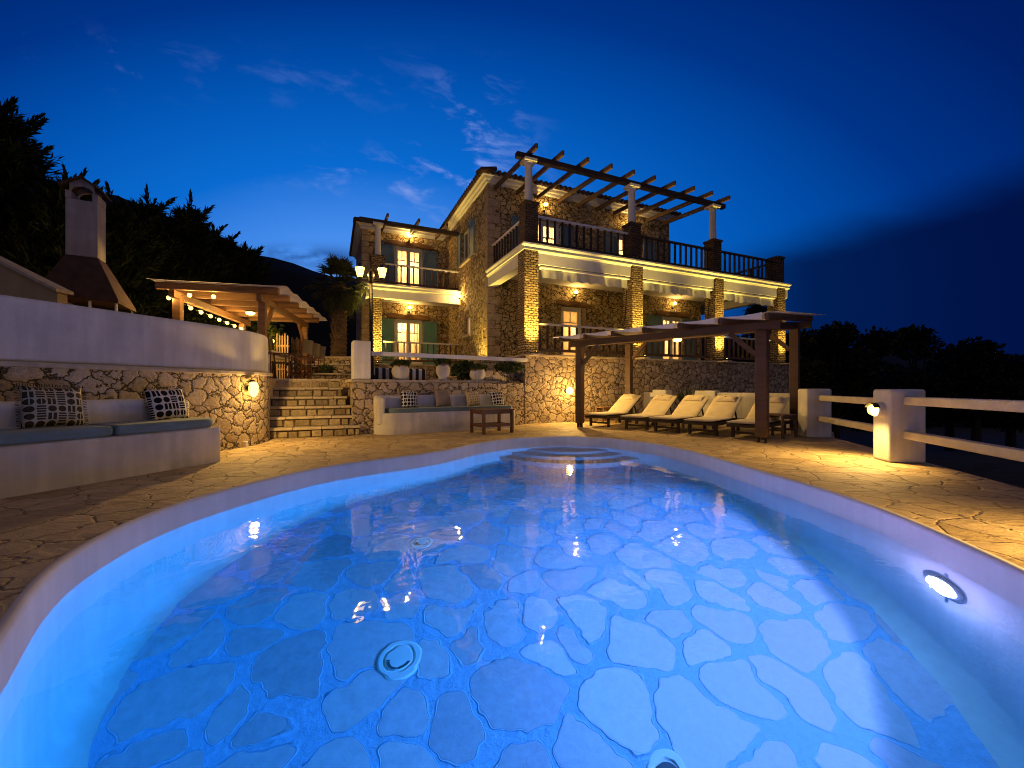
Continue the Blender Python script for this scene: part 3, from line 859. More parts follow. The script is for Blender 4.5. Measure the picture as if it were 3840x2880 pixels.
# ------------------------------------------------------------------ steps up to the terrace
U = np.array((.915, .4035)); V = np.array((-.4035, .915)); ANG = math.atan2(U[1], U[0])
S0 = np.array((-4.78, 8.0))
st = thing('stone_steps', 'six wide stone steps between the garden wall and the corner post', 'steps', (S0[0], S0[1], 0), ANG)
aend = [1.70, 1.60, 1.54, 1.46, 1.38, 1.34]
for k in range(6):
    z1 = 1.215*(k+1)/6
    b0 = .28*k
    st_a0 = -.35-.1*k
    rs = MB().box(st_a0, aend[k]-.01, b0+.055, b0+.55, z1-.25, z1-.052).build('riser', M['mortar'], st)
    bk_ = MB(); a = st_a0
    while a < aend[k]-.06:
        w = random.uniform(.15, .36); e = min(a+w, aend[k])
        zb_ = z1-.20+random.uniform(-.004, .012); zt_ = z1-.062-random.uniform(0, .022); d_ = random.uniform(.012, .04)
        i_ = random.uniform(.004, .02)
        q = [(a+.012, b0+d_, zb_), (e-.012, b0+d_+random.uniform(-.008, .008), zb_), (e-.012-i_*.6, b0+d_, zt_), (a+.012+i_*.5, b0+d_, zt_)]
        r_ = [(x, b0+.09, z) for x, y, z in q]
        bk_.add(q+r_, [(0,1,2,3),(0,4,5,1),(1,5,6,2),(2,6,7,3),(3,7,4,0)])
        a = e
    bk_.build('stone_blocks', M['block'], rs, bevel=.012)
    mb = MB(); a = st_a0
    while a < aend[k]:
        w = random.uniform(.3, .55); e = min(a+w, aend[k]+.02)
        if aend[k]-e < .15: e = aend[k]+.02
        dz = random.uniform(-.004, .004); db = random.uniform(-.012, .012)
        mb.box(a+.003, e-.003, b0+db, b0+.36, z1-.05+dz, z1+dz)
        a = e
    mb.build('tread', M['ledge'], st, bevel=.012)

# ------------------------------------------------------------------ low wall with pots (behind the right-hand bench)
L0 = np.array((-3.41, 8.75)); LD = unit((.809, .588)); LN = np.array((-LD[1], LD[0]))
lw = thing('retaining_wall', 'rubble stone retaining wall with a pale slab ledge carrying three pots', 'wall', (-1.5, 9.9, 0))
corner = L0; sidep = L0 + V*1.45 - U*.02
ppoly = [tuple(sidep), tuple(corner), (.33, 11.22), (.12, 11.7), tuple(L0+LN*.45+LD*.3), tuple(sidep+U*.4)]
MB().prism(ppoly, -.1, 1.13).build('stone_face', M['stone_near'], lw, world=True)
mb = MB(); t = -.04
while t < 3.95:
    w = random.uniform(.35, .8); e = min(t+w, 3.98)
    q0, q1 = L0+LD*(t+.004), L0+LD*(e-.004)
    fo_ = -.05+random.uniform(-.015, .01)
    mb.prism([tuple(q0+LN*fo_), tuple(q1+LN*fo_), tuple(q1+LN*.46), tuple(q0+LN*.46)], 1.131, 1.19+random.uniform(-.004, .004))
    t = e
q = [tuple(sidep-U*.04), tuple(L0-U*.04+LN*.05), tuple(L0+U*.4+LN*.4), tuple(sidep+U*.4)]
mb.prism(q, 1.131, 1.187)
mb.build('ledge', M['ledge'], lw, world=True, bevel=.01)
# higher block at its right end
rb = L0+LD*3.15
mb = MB().prism([tuple(rb+LN*.1), tuple(L0+LD*4.05+LN*.1), (.2, 11.9), tuple(rb+LN*.55)], 1.1, 1.45)
mb.build('planter_block', M['stone_near'], lw, world=True)

# corner post and white rail
pst = L0 + LD*.24 + LN*.22
rp = thing('white_corner_post', 'square white plastered corner post at the head of the steps', 'post', (pst[0], pst[1], 1.19), R(27))
MB().box(-.185, .185, -.19, .19, 0, .84).build('shaft', M['white'], rp, bevel=.022, seg=3)
r0 = pst + LD*.22; r1 = np.array((.40, 11.36))
rl = MB().bar((*r0, 1.775), (*r1, 1.775), .14, .095)
o = rl.build('terrace_rail', M['whitepaint'], None, bevel=.012); tag(o, 'long white wooden rail from the corner post to the villa terrace', 'rail')

def foliage(mb, n, c, rad, size, shape=None, droop=0.0, seed=0):
    r = np.random.default_rng(seed)
    d = r.normal(size=(n, 3)); d /= np.linalg.norm(d, axis=1)[:, None]
    rr = r.random(n)**.4
    p = d*rr[:, None]*np.array(rad) + np.array(c)
    a = r.normal(size=(n, 3)); a /= np.linalg.norm(a, axis=1)[:, None]
    a = a*.8 + d*.6; a[:, 2] -= droop; a /= np.linalg.norm(a, axis=1)[:, None]
    b = np.cross(a, r.normal(size=(n, 3))); b /= np.linalg.norm(b, axis=1)[:, None]
    s = size*(.6+.8*r.random(n))
    for i in range(n):
        L = a[i]*s[i]; Wd = b[i]*s[i]*.33
        mb.add([p[i], p[i]+L*.5+Wd, p[i]+L, p[i]+L*.5-Wd], [(0, 1, 2, 3)])
    return mb

def pot(t, prof, label, seed, sx=1.0):
    q = L0+LD*t+LN*.18
    o = thing('clay_pot', label, 'pot', (q[0], q[1], 1.19), 0, 'whitewashed pots on the ledge')
    MB().lathe(prof, n=32).build('bowl', M['pot'], o, smooth=True)
    h = prof[-1][1]; r = prof[-1][0]
    MB().lathe([(r+.012, h-.005), (r+.02, h+.02), (r-.02, h+.022)], n=32).build('rim', M['terracotta'], o, smooth=True)
    MB().lathe([(r-.03, h-.03), (.01, h-.02)], n=20).build('earth', M['soil'], o)
    f_ = foliage(MB(), 420, (0, 0, h+.05), (r+.05, r+.05, .08), .07, seed=seed)
    f_.build('plant', M['leaf_pot'], o)
    MB().lathe([(prof[0][0]+.05, 0.001), (prof[0][0]+.06, .022), (prof[0][0]-.01, .02)], n=28).build('saucer', M['pot'], o, smooth=True)
pot(1.13, [(.12, .02), (.135, .045), (.185, .11), (.205, .2), (.195, .26), (.165, .31), (.165, .325)], 'squat round whitewashed pot on the ledge, nearest the corner post', 1)
pot(2.22, [(.105, .02), (.115, .045), (.10, .06), (.16, .16), (.175, .24), (.165, .32), (.135, .385), (.15, .40)], 'taller whitewashed jar with a neck in the middle of the ledge', 2)
pot(3.22, [(.14, .02), (.15, .04), (.2, .1), (.215, .17), (.2, .24), (.17, .275), (.18, .29)], 'low wide whitewashed pot at the right end of the ledge', 3)

# striped padded bench behind the first pot
q = L0+LD*1.15+LN*.75
o = thing('striped_ottoman', 'black and cream striped padded ottoman behind the round pot', 'ottoman', (q[0], q[1], 1.19), math.atan2(LD[1], LD[0]))
MB().box(-.78, .78, -.22, .22, .0, .29).build('padding', M['stripe'], o, bevel=.04, seg=3)

# shrubs
def shrub(name, label, c, rad, n, size, mat, seed, cat='shrub', droop=0.0, stems=True):
    o = thing(name, label, cat, (c[0], c[1], c[2]-rad[2]))
    foliage(MB(), n, (0, 0, rad[2]), rad, size, seed=seed, droop=droop).build('leaves', mat, o)
    mb = MB()
    for k in range(5):
        a = k*1.256+seed
        mb.tube([(0, 0, 0), (.3*rad[0]*math.cos(a), .3*rad[1]*math.sin(a), rad[2]*.7), (.6*rad[0]*math.cos(a), .6*rad[1]*math.sin(a), rad[2]*1.3)], [.02, .014, .006], 5)
    mb.build('stems', M['bark'], o)
    return o
shrub('green_shrub', 'dark leafy bush behind the pots, right of the tall jar', P(1742, 1388, 11.0), (.32, .28, .22), 600, .11, M['leaf_pot'], 5)
shrub('green_shrub', 'low dark flowering bush on the stone block beside the villa terrace', P(1912, 1376, 11.25), (.40, .25, .12), 650, .08, M['leaf_pot'], 6)
# spiky plant behind the striped cushion
def agave(name, label, c, r, n, seed, up=.6):
    o = thing(name, label, 'plant', c)
    mb = MB(); rn = random.Random(seed)
    for k in range(n):
        a = rn.uniform(0, 6.28); e = rn.uniform(.25, 1.35)
        d = np.array((math.cos(a)*math.cos(e), math.sin(a)*math.cos(e), math.sin(e)))
        s = np.cross(d, (0, 0, 1)); s = unit(s)*r*.05
        L = r*rn.uniform(.7, 1.1)
        m_ = d*L*.5
        mb.add([-s*.6, s*.6, m_+s, d*L, m_-s], [(0, 1, 2, 3, 4)])
    mb.build('spikes', M['leaf_pot'], o)
agave('spiky_plant', 'small dark spiky plant between the first and second pot', P(1640, 1418, 11.0), .3, 26, 4)
# little stairs up to the terrace behind the pots
q = P(1780, 1425, 12.3)
ts = thing('terrace_steps', 'short flight of pale stone steps behind the low wide pot', 'steps', (q[0], q[1], 1.19), ANG)
for k in range(4):
    MB().box(-.55+.22*k, .9, 0, .9, .18*k-.02, .18*k+.13).build('riser', M['stone_near'], ts)
    MB().box(-.58+.22*k, .9, -.02, .92, .18*k+.131, .18*k+.18).build('tread', M['ledge'], ts, bevel=.01)

# ------------------------------------------------------------------ right-hand built-in bench
E0 = np.array((-2.60, 8.72)); ED = unit((.839, .545)); EN = np.array((-ED[1], ED[0]))
EL = 3.2
ebf = []
for k in range(9):       # rounded left front corner
    a = math.pi/2*k/8
    ebf.append(tuple(E0 + ED*(.38*(1-math.cos(a))-.22) + EN*(.38*(1-math.sin(a)))))
poly = ebf + [tuple(E0+ED*EL), tuple(E0+ED*EL+EN*.56), tuple(E0-ED*.22+EN*.56)]
eb = thing('built_in_bench', 'curved white plastered bench against the stone wall below the pots', 'bench', (-1.2, 9.7, 0), ANG)
MB().prism(poly, -.05, .46).build('seat_base', M['white2'], eb, world=True, bevel=.03, seg=3)
bk = [tuple(E0-ED*.22+EN*.34), tuple(E0-ED*.04+EN*.34), tuple(E0+ED*.04+EN*.40), tuple(E0+ED*(EL-.28)+EN*.40), tuple(E0+ED*(EL-.28)+EN*.60), tuple(E0-ED*.22+EN*.60)]
arm = [tuple(E0-ED*.215+EN*.16), tuple(E0-ED*.06+EN*.10), tuple(E0-ED*.06+EN*.335), tuple(E0-ED*.215+EN*.335)]
MB().prism(bk, .2, .84).build('backrest', M['white2'], eb, world=True, bevel=.07, seg=4)
MB().prism(arm, .2, .80).build('arm', M['white2'], eb, world=True, bevel=.06, seg=4)
cu = []
for k in range(9):
    a = math.pi/2*k/8
    cu.append(tuple(E0 + ED*(.3*(1-math.cos(a))-.03) + EN*(.02+.3*(1-math.sin(a)))))
cu += [tuple(E0+ED*(EL-.12)+EN*.02), tuple(E0+ED*(EL-.02)+EN*.12), tuple(E0+ED*(EL-.02)+EN*.38), tuple(E0+ED*.05+EN*.385), tuple(E0-ED*.03+EN*.33)]
o = MB().prism(cu, .462, .555).build('seat_cushion', M['cush_blue'], None, bevel=.035, seg=4)
tag(o, 'long grey green seat pad on the bench below the pots', 'seat cushion', 'long seat pads')
angE = math.atan2(ED[1], ED[0])
for t, mat, w, h, roll, lab in [(.52, 'black_pat3', .40, .40, 1, 'black and white printed pillow at the left end of the bench below the pots'),
                                (1.33, 'linen', .40, .43, -3, 'plain taupe linen pillow on the bench below the pots'),
                                (2.12, 'ochre_pat', .38, .38, -5, 'ochre and cream printed pillow on the bench below the pots'),
                                (2.82, 'black_pat3', .38, .38, -4, 'black and white printed pillow at the right end of the bench by the coffee table')]:
    q = E0+ED*t+EN*.27
    pillow(q[0], q[1], .55, w, h, angE, R(-12), R(roll), M[mat], lab)

# coffee table
ct = thing('coffee_table', 'dark red wooden coffee table in front of the bench', 'table', (-.455, 9.22, 0), math.atan2(.46, .65))
mb = MB()
for k in range(7): mb.box(-.42, .42, -.30+.087*k, -.30+.087*k+.078, .505, .53)
mb.build('table_top', M['wood_mahog'], ct, bevel=.004)
for sx in (-1, 1):
    for sy in (-1, 1):
        MB().box(sx*.37-.03, sx*.37+.03, sy*.26-.03, sy*.26+.03, 0, .504).build('leg', M['wood_mahog'], ct, bevel=.004)
mb = MB()
mb.box(-.34, .34, -.27, -.245, .43, .503); mb.box(-.34, .34, .245, .27, .43, .503); mb.box(-.385, -.36, -.23, .23, .43, .503); mb.box(.36, .385, -.23, .23, .43, .503)
mb.build('apron', M['wood_mahog'], ct)
mb = MB()
for k in range(6): mb.box(-.34, .34, -.235+.08*k, -.235+.08*k+.065, .17, .188)
mb.build('shelf', M['wood_mahog'], ct)
mb = MB(); mb.box(-.34, .34, -.28, -.255, .15, .2); mb.box(-.34, .34, .255, .28, .15, .2); mb.box(-.385, -.36, -.23, .23, .15, .2); mb.box(.36, .385, -.23, .23, .15, .2)
mb.build('shelf_rail', M['wood_mahog'], ct)

# ------------------------------------------------------------------ the villa (own frame: a along the facade, b into the depth)
PH = (.37, 11.4)
def H(a, b, z=0.0): return (PH[0]+U[0]*a+V[0]*b, PH[1]+U[1]*a+V[1]*b, z)
villa = thing('stone_villa', 'two storey rubble stone villa with balconies and white cornices', 'house', (PH[0], PH[1], 0), ANG)
Z1 = 1.95; Z2 = 5.04

def wall_grid(fn, s0, s1, z0, z1, holes, th):
    """fn(s,z,d)->xyz ; d=0 outer face, d=th inner; holes: (s0,s1,z0,z1)"""
    mb = MB()
    S = sorted({s0, s1, *[h[0] for h in holes], *[h[1] for h in holes]}); Zs = sorted({z0, z1, *[h[2] for h in holes], *[h[3] for h in holes]})
    S = [s for s in S if s0 <= s <= s1]; Zs = [z for z in Zs if z0 <= z <= z1]
    def solid(i, j):
        if i < 0 or j < 0 or i >= len(S)-1 or j >= len(Zs)-1: return False
        cs = (S[i]+S[i+1])/2; cz = (Zs[j]+Zs[j+1])/2
        return not any(h[0] < cs < h[1] and h[2] < cz < h[3] for h in holes)
    for i in range(len(S)-1):
        for j in range(len(Zs)-1):
            if not solid(i, j): continue
            a, b, c, d = S[i], S[i+1], Zs[j], Zs[j+1]
            mb.add([fn(a,c,0), fn(b,c,0), fn(b,d,0), fn(a,d,0)], [(0,1,2,3)])
            mb.add([fn(a,c,th), fn(b,c,th), fn(b,d,th), fn(a,d,th)], [(3,2,1,0)])
            if not solid(i-1, j): mb.add([fn(a,c,0), fn(a,d,0), fn(a,d,th), fn(a,c,th)], [(0,1,2,3)])
            if not solid(i+1, j): mb.add([fn(b,c,0), fn(b,d,0), fn(b,d,th), fn(b,c,th)], [(3,2,1,0)])
            if not solid(i, j-1): mb.add([fn(a,c,0), fn(b,c,0), fn(b,c,th), fn(a,c,th)], [(3,2,1,0)])
            if not solid(i, j+1): mb.add([fn(a,d,0), fn(b,d,0), fn(b,d,th), fn(a,d,th)], [(0,1,2,3)])
    return mb

D_low = (2.93, 3.85, Z1, 4.07); D_low2 = (7.85, 9.05, Z1, 4.05)
D_up1 = (1.42, 2.86, Z2, 7.15); D_up2 = (5.52, 6.80, Z2, 7.15)
Wd_low = (-2.42, -1.19, Z1, 4.03); Wd_up = (-2.42, -1.19, Z2, 7.22)
SW = (2.0+3.0, 3.1+3.0, 6.1, 7.4)             # side window (b range)
SN = (1.9+3.0, 2.62+3.0, 3.1, 3.85)           # side niche
wf = wall_grid(lambda s, z, d: (s, 3.0+d, z), 0.0, 10.1, 0.0, 4.9, [D_low, D_low2], .35)
wf.build('wall', M['stone_house'], villa)
wu = wall_grid(lambda s, z, d: (s, 3.0+d, z), 0.0, 8.25, 4.9, 8.22, [D_up1, D_up2], .35)
wu.build('wall', M['stone_house'], villa)
ws = wall_grid(lambda s, z, d: (d, s, z), 3.36, 13.0, 0.0, 8.22, [SW, SN], .35)
ws.build('wall', M['stone_house'], villa)
ww = wall_grid(lambda s, z, d: (s, 8.14+d, z), -3.75, 0.0, 0.0, 7.95, [Wd_low, Wd_up], .35)
ww.build('wall', M['stone_house'], villa)
wl_ = wall_grid(lambda s, z, d: (-3.75+d, s, z), 8.5, 12.6, 0.0, 7.95, [], .35)
wl_.build('wall', M['stone_house'], villa)
MB().box(7.9, 8.25, 3.36, 13, 4.9, 8.22).build('wall', M['stone_house'], villa)
MB().box(9.75, 10.1, 3.36, 13, 0, 4.9).build('wall', M['stone_house'], villa)
MB().box(-3.4, 10, 12.6, 13.2, 0, 7.9).build('wall', M['stone_house'], villa)
# quoins on the corner of the side wall
mb = MB()
z = 1.2; k = 0
while z < 8.15:
    h = random.uniform(.24, .34); h = min(h, 8.18-z)
    l1, l2 = (.46, .28) if k % 2 else (.28, .46)
    mb.box(-.018, l1, 2.982, 3.0+.2, z+.012, z+h-.012); mb.box(-.018, .2, 3.0+.2, 3.0+l2, z+.012, z+h-.012)
    z += h; k += 1
M['quoin_stone'] = plain('quoin_stone', (.36, .27, .17), .9, .3, 6, .02, 18)
mb.build('quoins', M['quoin_stone'], villa, bevel=.015)
mb = MB(); z = 1.2; k = 0
while z < 7.9:
    h = random.uniform(.24, .34); h = min(h, 7.92-z); l1, l2 = (.42, .26) if k % 2 else (.26, .42)
    mb.box(-3.768, -3.75+l1, 8.122, 8.3, z+.012, z+h-.012); mb.box(-3.768, -3.6, 8.3, 8.14+l2, z+.012, z+h-.012)
    z += h; k += 1
mb.build('quoins', M['quoin_stone'], villa, bevel=.015)

# podium (terrace) in front
mb = wall_grid(lambda s, z, d: (s, 0.0+d, z), 0.0, 11.5, -.5, Z1-.055, [], .4)
mb.build('terrace_wall', M['stone_near'], villa)
mb = wall_grid(lambda s, z, d: (0.0+d, s, z), .4, 3.0, 0, Z1-.055, [], .4)
mb.build('terrace_wall', M['stone_near'], villa)
MB().box(-.03, 11.53, -.04, 2.99, Z1-.053, Z1).build('terrace_slab', M['ledge'], villa, bevel=.008)
MB().box(-3.75, -.01, 6.3, 8.13, 0, Z1-.055).build('terrace_wall', M['stone_near'], villa)
MB().box(-3.78, -.005, 6.25, 8.13, Z1-.053, Z1).build('terrace_slab', M['ledge'], villa, bevel=.008)

# balcony slab with mouldings
def cornice(mb, path, zt, prof):
    """path: list of (a,b) outer polyline (outward to the right of travel), prof: list of (out, dz)"""
    n = len(path); p = np.array(path, float)
    nr = []
    for i in range(n):
        ts = []
        if i > 0: ts.append(unit(p[i]-p[i-1]))
        if i < n-1: ts.append(unit(p[i+1]-p[i]))
        ns = [np.array((t[1], -t[0])) for t in ts]
        if len(ns) == 2:
            m = unit(ns[0]+ns[1]); m = m/max(.3, np.dot(m, ns[0]))
        else: m = ns[0]
        nr.append(m)
    v = []
    for i in range(n):
        for o_, dz in prof: v.append((p[i][0]+nr[i][0]*o_, p[i][1]+nr[i][1]*o_, zt+dz))
    k = len(prof); f = []
    for i in range(n-1):
        for j in range(k-1):
            f.append((i*k+j, (i+1)*k+j, (i+1)*k+j+1, i*k+j+1))
    f.append(tuple(range(k))); f.append(tuple((n-1)*k+j for j in range(k-1, -1, -1)))
    return mb.add(v, f)
prof = [(-.3, 0), (.10, 0), (.10, -.045), (.085, -.06), (.04, -.10), (.035, -.165), (.05, -.17), (.045, -.185), (.0, -.23), (-.001, -.54), (-.3, -.54)]
path = [(0, 2.98), (0, 0), (11.34, 0), (11.34, 5.0)]
mb = cornice(MB(), path, Z2, prof)
mb.build('cornice', M['cream'], villa)
M['strip'] = glow('added_cornice_strip', (1.0, .72, .13), 1.5)  # added glowing strip that draws the bright line under the cornice
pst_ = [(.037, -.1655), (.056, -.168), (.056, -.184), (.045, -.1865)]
cornice(MB(), path, Z2, pst_).build('added_light_strip', M['strip'], villa)
MB().box(.3, 11.04, .3, 2.99, 4.84, 5.0).build('balcony_slab', M['cream'], villa)
MB().box(8.26, 11.04, 2.99, 9, 4.84, 5.0).build('balcony_slab', M['cream'], villa)
MB().box(.02, 8.24, .02, 2.985, 5.0, 5.03).build('balcony_floor', M['ledge'], villa)
pathw = [(-3.72, 8.12), (-3.72, 6.3), (-.01, 6.3)]
cornice(MB(), pathw, Z2, prof).build('cornice', M['cream'], villa)
cornice(MB(), pathw, Z2, pst_).build('added_light_strip', M['strip'], villa)
MB().box(-3.42, -.02, 6.6, 8.13, 4.72, 5.0).build('balcony_slab', M['cream'], villa)

# porch columns
for a in (-.065, 3.68, 7.32, 10.70):
    MB().box(a+.02, a+.45, -.045, .40, Z1, Z2-.175).build('porch_column', M['column'], villa)
MB().box(-3.5, -3.14, 6.36, 6.72, Z1, 4.80).build('porch_column', M['column'], villa)
# balcony pillars
def pillar(a, b, w, h, mat='pillar'):
    p = MB().box(a, a+w, b, b+w, Z2, Z2+h-.07).build('balcony_pillar', M[mat], villa)
    MB().box(a-.03, a+w+.03, b-.03, b+w+.03, Z2+h-.069, Z2+h).build('cap', M[mat], p)
for a in (0.02, 3.72, 7.36): pillar(a, .04, .40, 1.22)
pillar(10.8, .04, .40, 1.06)
pillar(-3.52, 6.36, .5, 1.13, 'column')
def roundcol(a, b, z0, z1):
    prof = [(.135, 0), (.125, .05), (.115, .3), (.105, z1-z0-.16), (.115, z1-z0-.13), (.15, z1-z0-.09), (.17, z1-z0-.075)]
    mb = MB().lathe([(r, z0+z) for r, z in prof], (a, b, 0), 20)
    c = mb.build('balcony_column', M['cream'], villa, smooth=True)
    MB().box(a-.19, a+.19, b-.19, b+.19, z1-.075, z1).build('capital', M['cream'], c)
for a in (.22, 3.92, 7.56): roundcol(a, .24, Z2+1.22, 7.50)
roundcol(-3.27, 6.55, Z2+1.13, 7.44)

# balcony pergola
pg = MB().box(-.17, 8.12, .16, .32, 7.505, 7.65).build('balcony_pergola', M['wood_black'], villa)
def rafter(a, b0, z0, b1, z1, par):
    mb = MB(); d = np.array((0, b1-b0, z1-z0)); 
    mb.bar((a, b0, z0), (a, b1, z1), .085, .15)
    mb.build('rafter', M['wood_dark'], par, bevel=.02, seg=2)
for k in range(10): rafter(.25+.845*k, -.22, 7.685, 2.98, 7.93, pg)
pg2 = MB().box(-3.95, -.01, 6.48, 6.62, 7.445, 7.60).build('balcony_pergola', M['wood_black'], villa)
for a in (-2.95, -1.75, -.62): rafter(a, 6.05, 7.65, 8.12, 7.80, pg2)

# railings
def railing(p0, p1, zb, zt, n, matr, mtop, name='railing', wtop=.11, skip=()):
    p0 = np.array(p0, float); p1 = np.array(p1, float)
    rl = MB().bar((*p0, zt-.03), (*p1, zt-.03), wtop, .055).build(name, M[mtop], villa, bevel=.008)
    MB().bar((*p0, zb+.15), (*p1, zb+.15), .05, .08).build('bottom_rail', M[matr], rl)
    for k in range(n):
        q = p0+(p1-p0)*(k+.5)/n
        MB().bar((*q, zb+.191), (*q, zt-.06), .065, .045, up=(U[0], 0, 0)).build('baluster', M[matr], rl)
railing((.44, .22), (3.72, .22), Z2, 5.96, 13, 'wood_black', 'whitepaint')
railing((4.13, .22), (7.36, .22), Z2, 5.96, 13, 'wood_black', 'wood_dark')
railing((7.77, .22), (10.8, .22), Z2, 5.96, 12, 'wood_black', 'wood_dark')
railing((.2, .46), (.2, 2.99), Z2, 5.96, 11, 'wood_black', 'whitepaint')
railing((11.0, .46), (11.0, 5.0), Z2, 5.96, 14, 'wood_black', 'wood_dark')
railing((-3.0, 6.56), (-.01, 6.56), Z2, 5.94, 12, 'wood_dark', 'cream')
railing((-3.1, 6.5), (-.01, 6.5), Z1, 2.86, 13, 'wood_dark', 'cream')
railing((.46, .24), (3.70, .24), Z1, 2.88, 13, 'wood_dark', 'cream')
railing((4.16, .24), (7.34, .24), Z1, 2.88, 13, 'wood_dark', 'cream')
railing((7.8, .24), (10.7, .24), Z1, 2.88, 12, 'wood_dark', 'cream')

# awnings under the beam
def awning(a0, a1):
    aw = MB().box(a0, a1, .02, .2, 4.415, 4.475).build('awning', M['cream'], villa, bevel=.012)
    n = 70; v = []; f = []
    for i in range(n+1):
        t = i/n; a = a0+.04+(a1-a0-.08)*t
        wv = .035*math.sin(t*26+.8*math.sin(t*9))+.02*math.sin(t*61)
        zl = 4.12+.035*abs(math.sin(t*math.pi*9))+.012*math.sin(t*13)
        v += [(a, .09+wv*.3, 4.414), (a, .08+wv*.8, 4.29), (a, .06+wv, zl)]
    for i in range(n):
        for j in range(2):
            k = i*3+j; f.append((k, k+3, k+4, k+1))
    MB().add(v, f).build('valance', M['valance'], aw, smooth=True)
    MB().cyl((a1-.02, .12, 4.4), (a1-.01, .25, 3.1), .012, n=6).build('crank_rod', M['metal'], aw)
awning(.5, 3.66); awning(4.18, 7.3); awning(7.82, 10.68)

# roofs
def tiled_roof(a0, a1, b0, b1, z, over, slope, name='roof'):
    A0, A1, B0, B1 = a0-over, a1+over, b0-over, b1+over
    half = min(A1-A0, B1-B0)/2; hz = z+.08+half*slope
    mb = MB()
    if A1-A0 < B1-B0:
        c0, c1 = ((A0+A1)/2, B0+half), ((A0+A1)/2, B1-half)
    else:
        c0, c1 = (A0+half, (B0+B1)/2), (A1-half, (B0+B1)/2)
    zz = z+.08
    v = [(A0,B0,zz),(A1,B0,zz),(A1,B1,zz),(A0,B1,zz),(*c0,hz),(*c1,hz)]
    if A1-A0 < B1-B0: f = [(0,1,4),(1,2,5,4),(2,3,5),(3,0,4,5)]
    else: f = [(0,1,5,4),(1,2,5),(2,3,4,5),(3,0,4)]
    mb.add(v, f); mb.add([(A0,B0,zz-.02),(A1,B0,zz-.02),(A1,B1,zz-.02),(A0,B1,zz-.02)], [(3,2,1,0)])
    r = mb.build(name, M['tile'], villa)
    # rows of rounded tile ends along the front and left eaves
    tl = MB()
    k = 0; a = A0
    while a < A1:
        tl.tube([(a, B0-.05, zz-.005), (a, B0+.5, zz+.5*slope)], [.085, .075], 8); a += .2
    b = B0
    while b < B1:
        tl.tube([(A0-.05, b, zz-.005), (A0+.5, b, zz+.5*slope)], [.085, .075], 8); b += .2
    tl.build('eave_tiles', M['tile'], r, smooth=True)
    # stepped white eaves moulding
    ev = MB()
    pr = [(.0, -.19), (.07, -.17), (.09, -.1), (.16, -.085), (.19, -.01), (over-.03, .0), (over-.03, .055), (.0, .055)]
    cornice(ev, [(a0, b1), (a0, b0), (a1, b0), (a1, b1)], z, pr)
    ev.build('eaves', M['cream'], r)
    return r
tiled_roof(0, 8.25, 3.0, 13, 8.25, .30, .28)
tiled_roof(-3.75, -.31, 8.14, 12.6, 7.92, .28, .12)

# doors and windows
def door(name, fn, s0, s1, z0, z1, leaves=2, fw=.07, fmat='cream', cross=None, curtain=True, mid_h=.0, lintel=None, lit=True):
    """fn(s,z,d): d<0 outside, d>0 into the wall"""
    def bx(mb, sa, sb, za, zb, d0, d1):
        p = [fn(sa,za,d0),fn(sb,za,d0),fn(sb,za,d1),fn(sa,za,d1),fn(sa,zb,d0),fn(sb,zb,d0),fn(sb,zb,d1),fn(sa,zb,d1)]
        mb.add(p, [(0,3,2,1),(4,5,6,7),(0,1,5,4),(1,2,6,5),(2,3,7,6),(3,0,4,7)])
    mb = MB()
    bx(mb, s0, s0+fw, z0, z1, .06, .16); bx(mb, s1-fw, s1, z0, z1, .06, .16); bx(mb, s0+fw, s1-fw, z1-fw, z1, .06, .16)
    dr = mb.build(name, M[fmat], villa)
    w = (s1-s0-2*fw)/leaves
    for l in range(leaves):
        a0 = s0+fw+w*l; a1 = a0+w
        lf = MB(); t = .085
        bx(lf, a0+.002, a0+t, z0+.02, z1-fw-.003, .09, .135); bx(lf, a1-t, a1-.002, z0+.02, z1-fw-.003, .09, .135)
        zt = z1-fw-.003; H_ = zt-z0
        bx(lf, a0+t, a1-t, zt-.09, zt, .09, .135); bx(lf, a0+t, a1-t, z0+.02, z0+.30 if H_ > 1.6 else z0+.1, .09, .135)
        zc = zt-.09-(.42 if H_ > 1.6 else .3)
        bx(lf, a0+t, a1-t, zc-.02, zc+.02, .095, .13)
        bx(lf, (a0+a1)/2-.015, (a0+a1)/2+.015, zc+.02, zt-.09, .095, .13)
        lf.build('door_leaf', M[fmat], dr)
    if curtain:
        n = 60; v = []; f = []
        for i in range(n+1):
            s = s0+fw+.01+(s1-s0-2*fw-.02)*i/n
            wv = .18+.018*math.sin(i*.9)+.008*math.sin(i*2.3)
            v += [fn(s, z0+.03, wv), fn(s, z1-.08, wv)]
        for i in range(n): f.append((2*i, 2*i+2, 2*i+3, 2*i+1))
        MB().add(v, f).build('curtain', M['curtain'], dr, smooth=True)
    # room behind
    rm = MB(); sa, sb, za, zb, d0, d1 = s0-.25, s1+.25, z0-.01, z1+.25, .36, 2.0
    c = lambda s, z, d: fn(s, z, d)
    rm.add([c(sa,za,d1),c(sb,za,d1),c(sb,zb,d1),c(sa,zb,d1)], [(0,1,2,3)])
    rm.add([c(sa,za,d0),c(sa,za,d1),c(sa,zb,d1),c(sa,zb,d0)], [(0,1,2,3)])
    rm.add([c(sb,za,d0),c(sb,za,d1),c(sb,zb,d1),c(sb,zb,d0)], [(3,2,1,0)])
    rm.add([c(sa,za,d0),c(sb,za,d0),c(sb,za,d1),c(sa,za,d1)], [(0,1,2,3)])
    rm.add([c(sa,zb,d0),c(sb,zb,d0),c(sb,zb,d1),c(sa,zb,d1)], [(3,2,1,0)])
    rm.build('room', M['room'], dr)
    return dr, bx
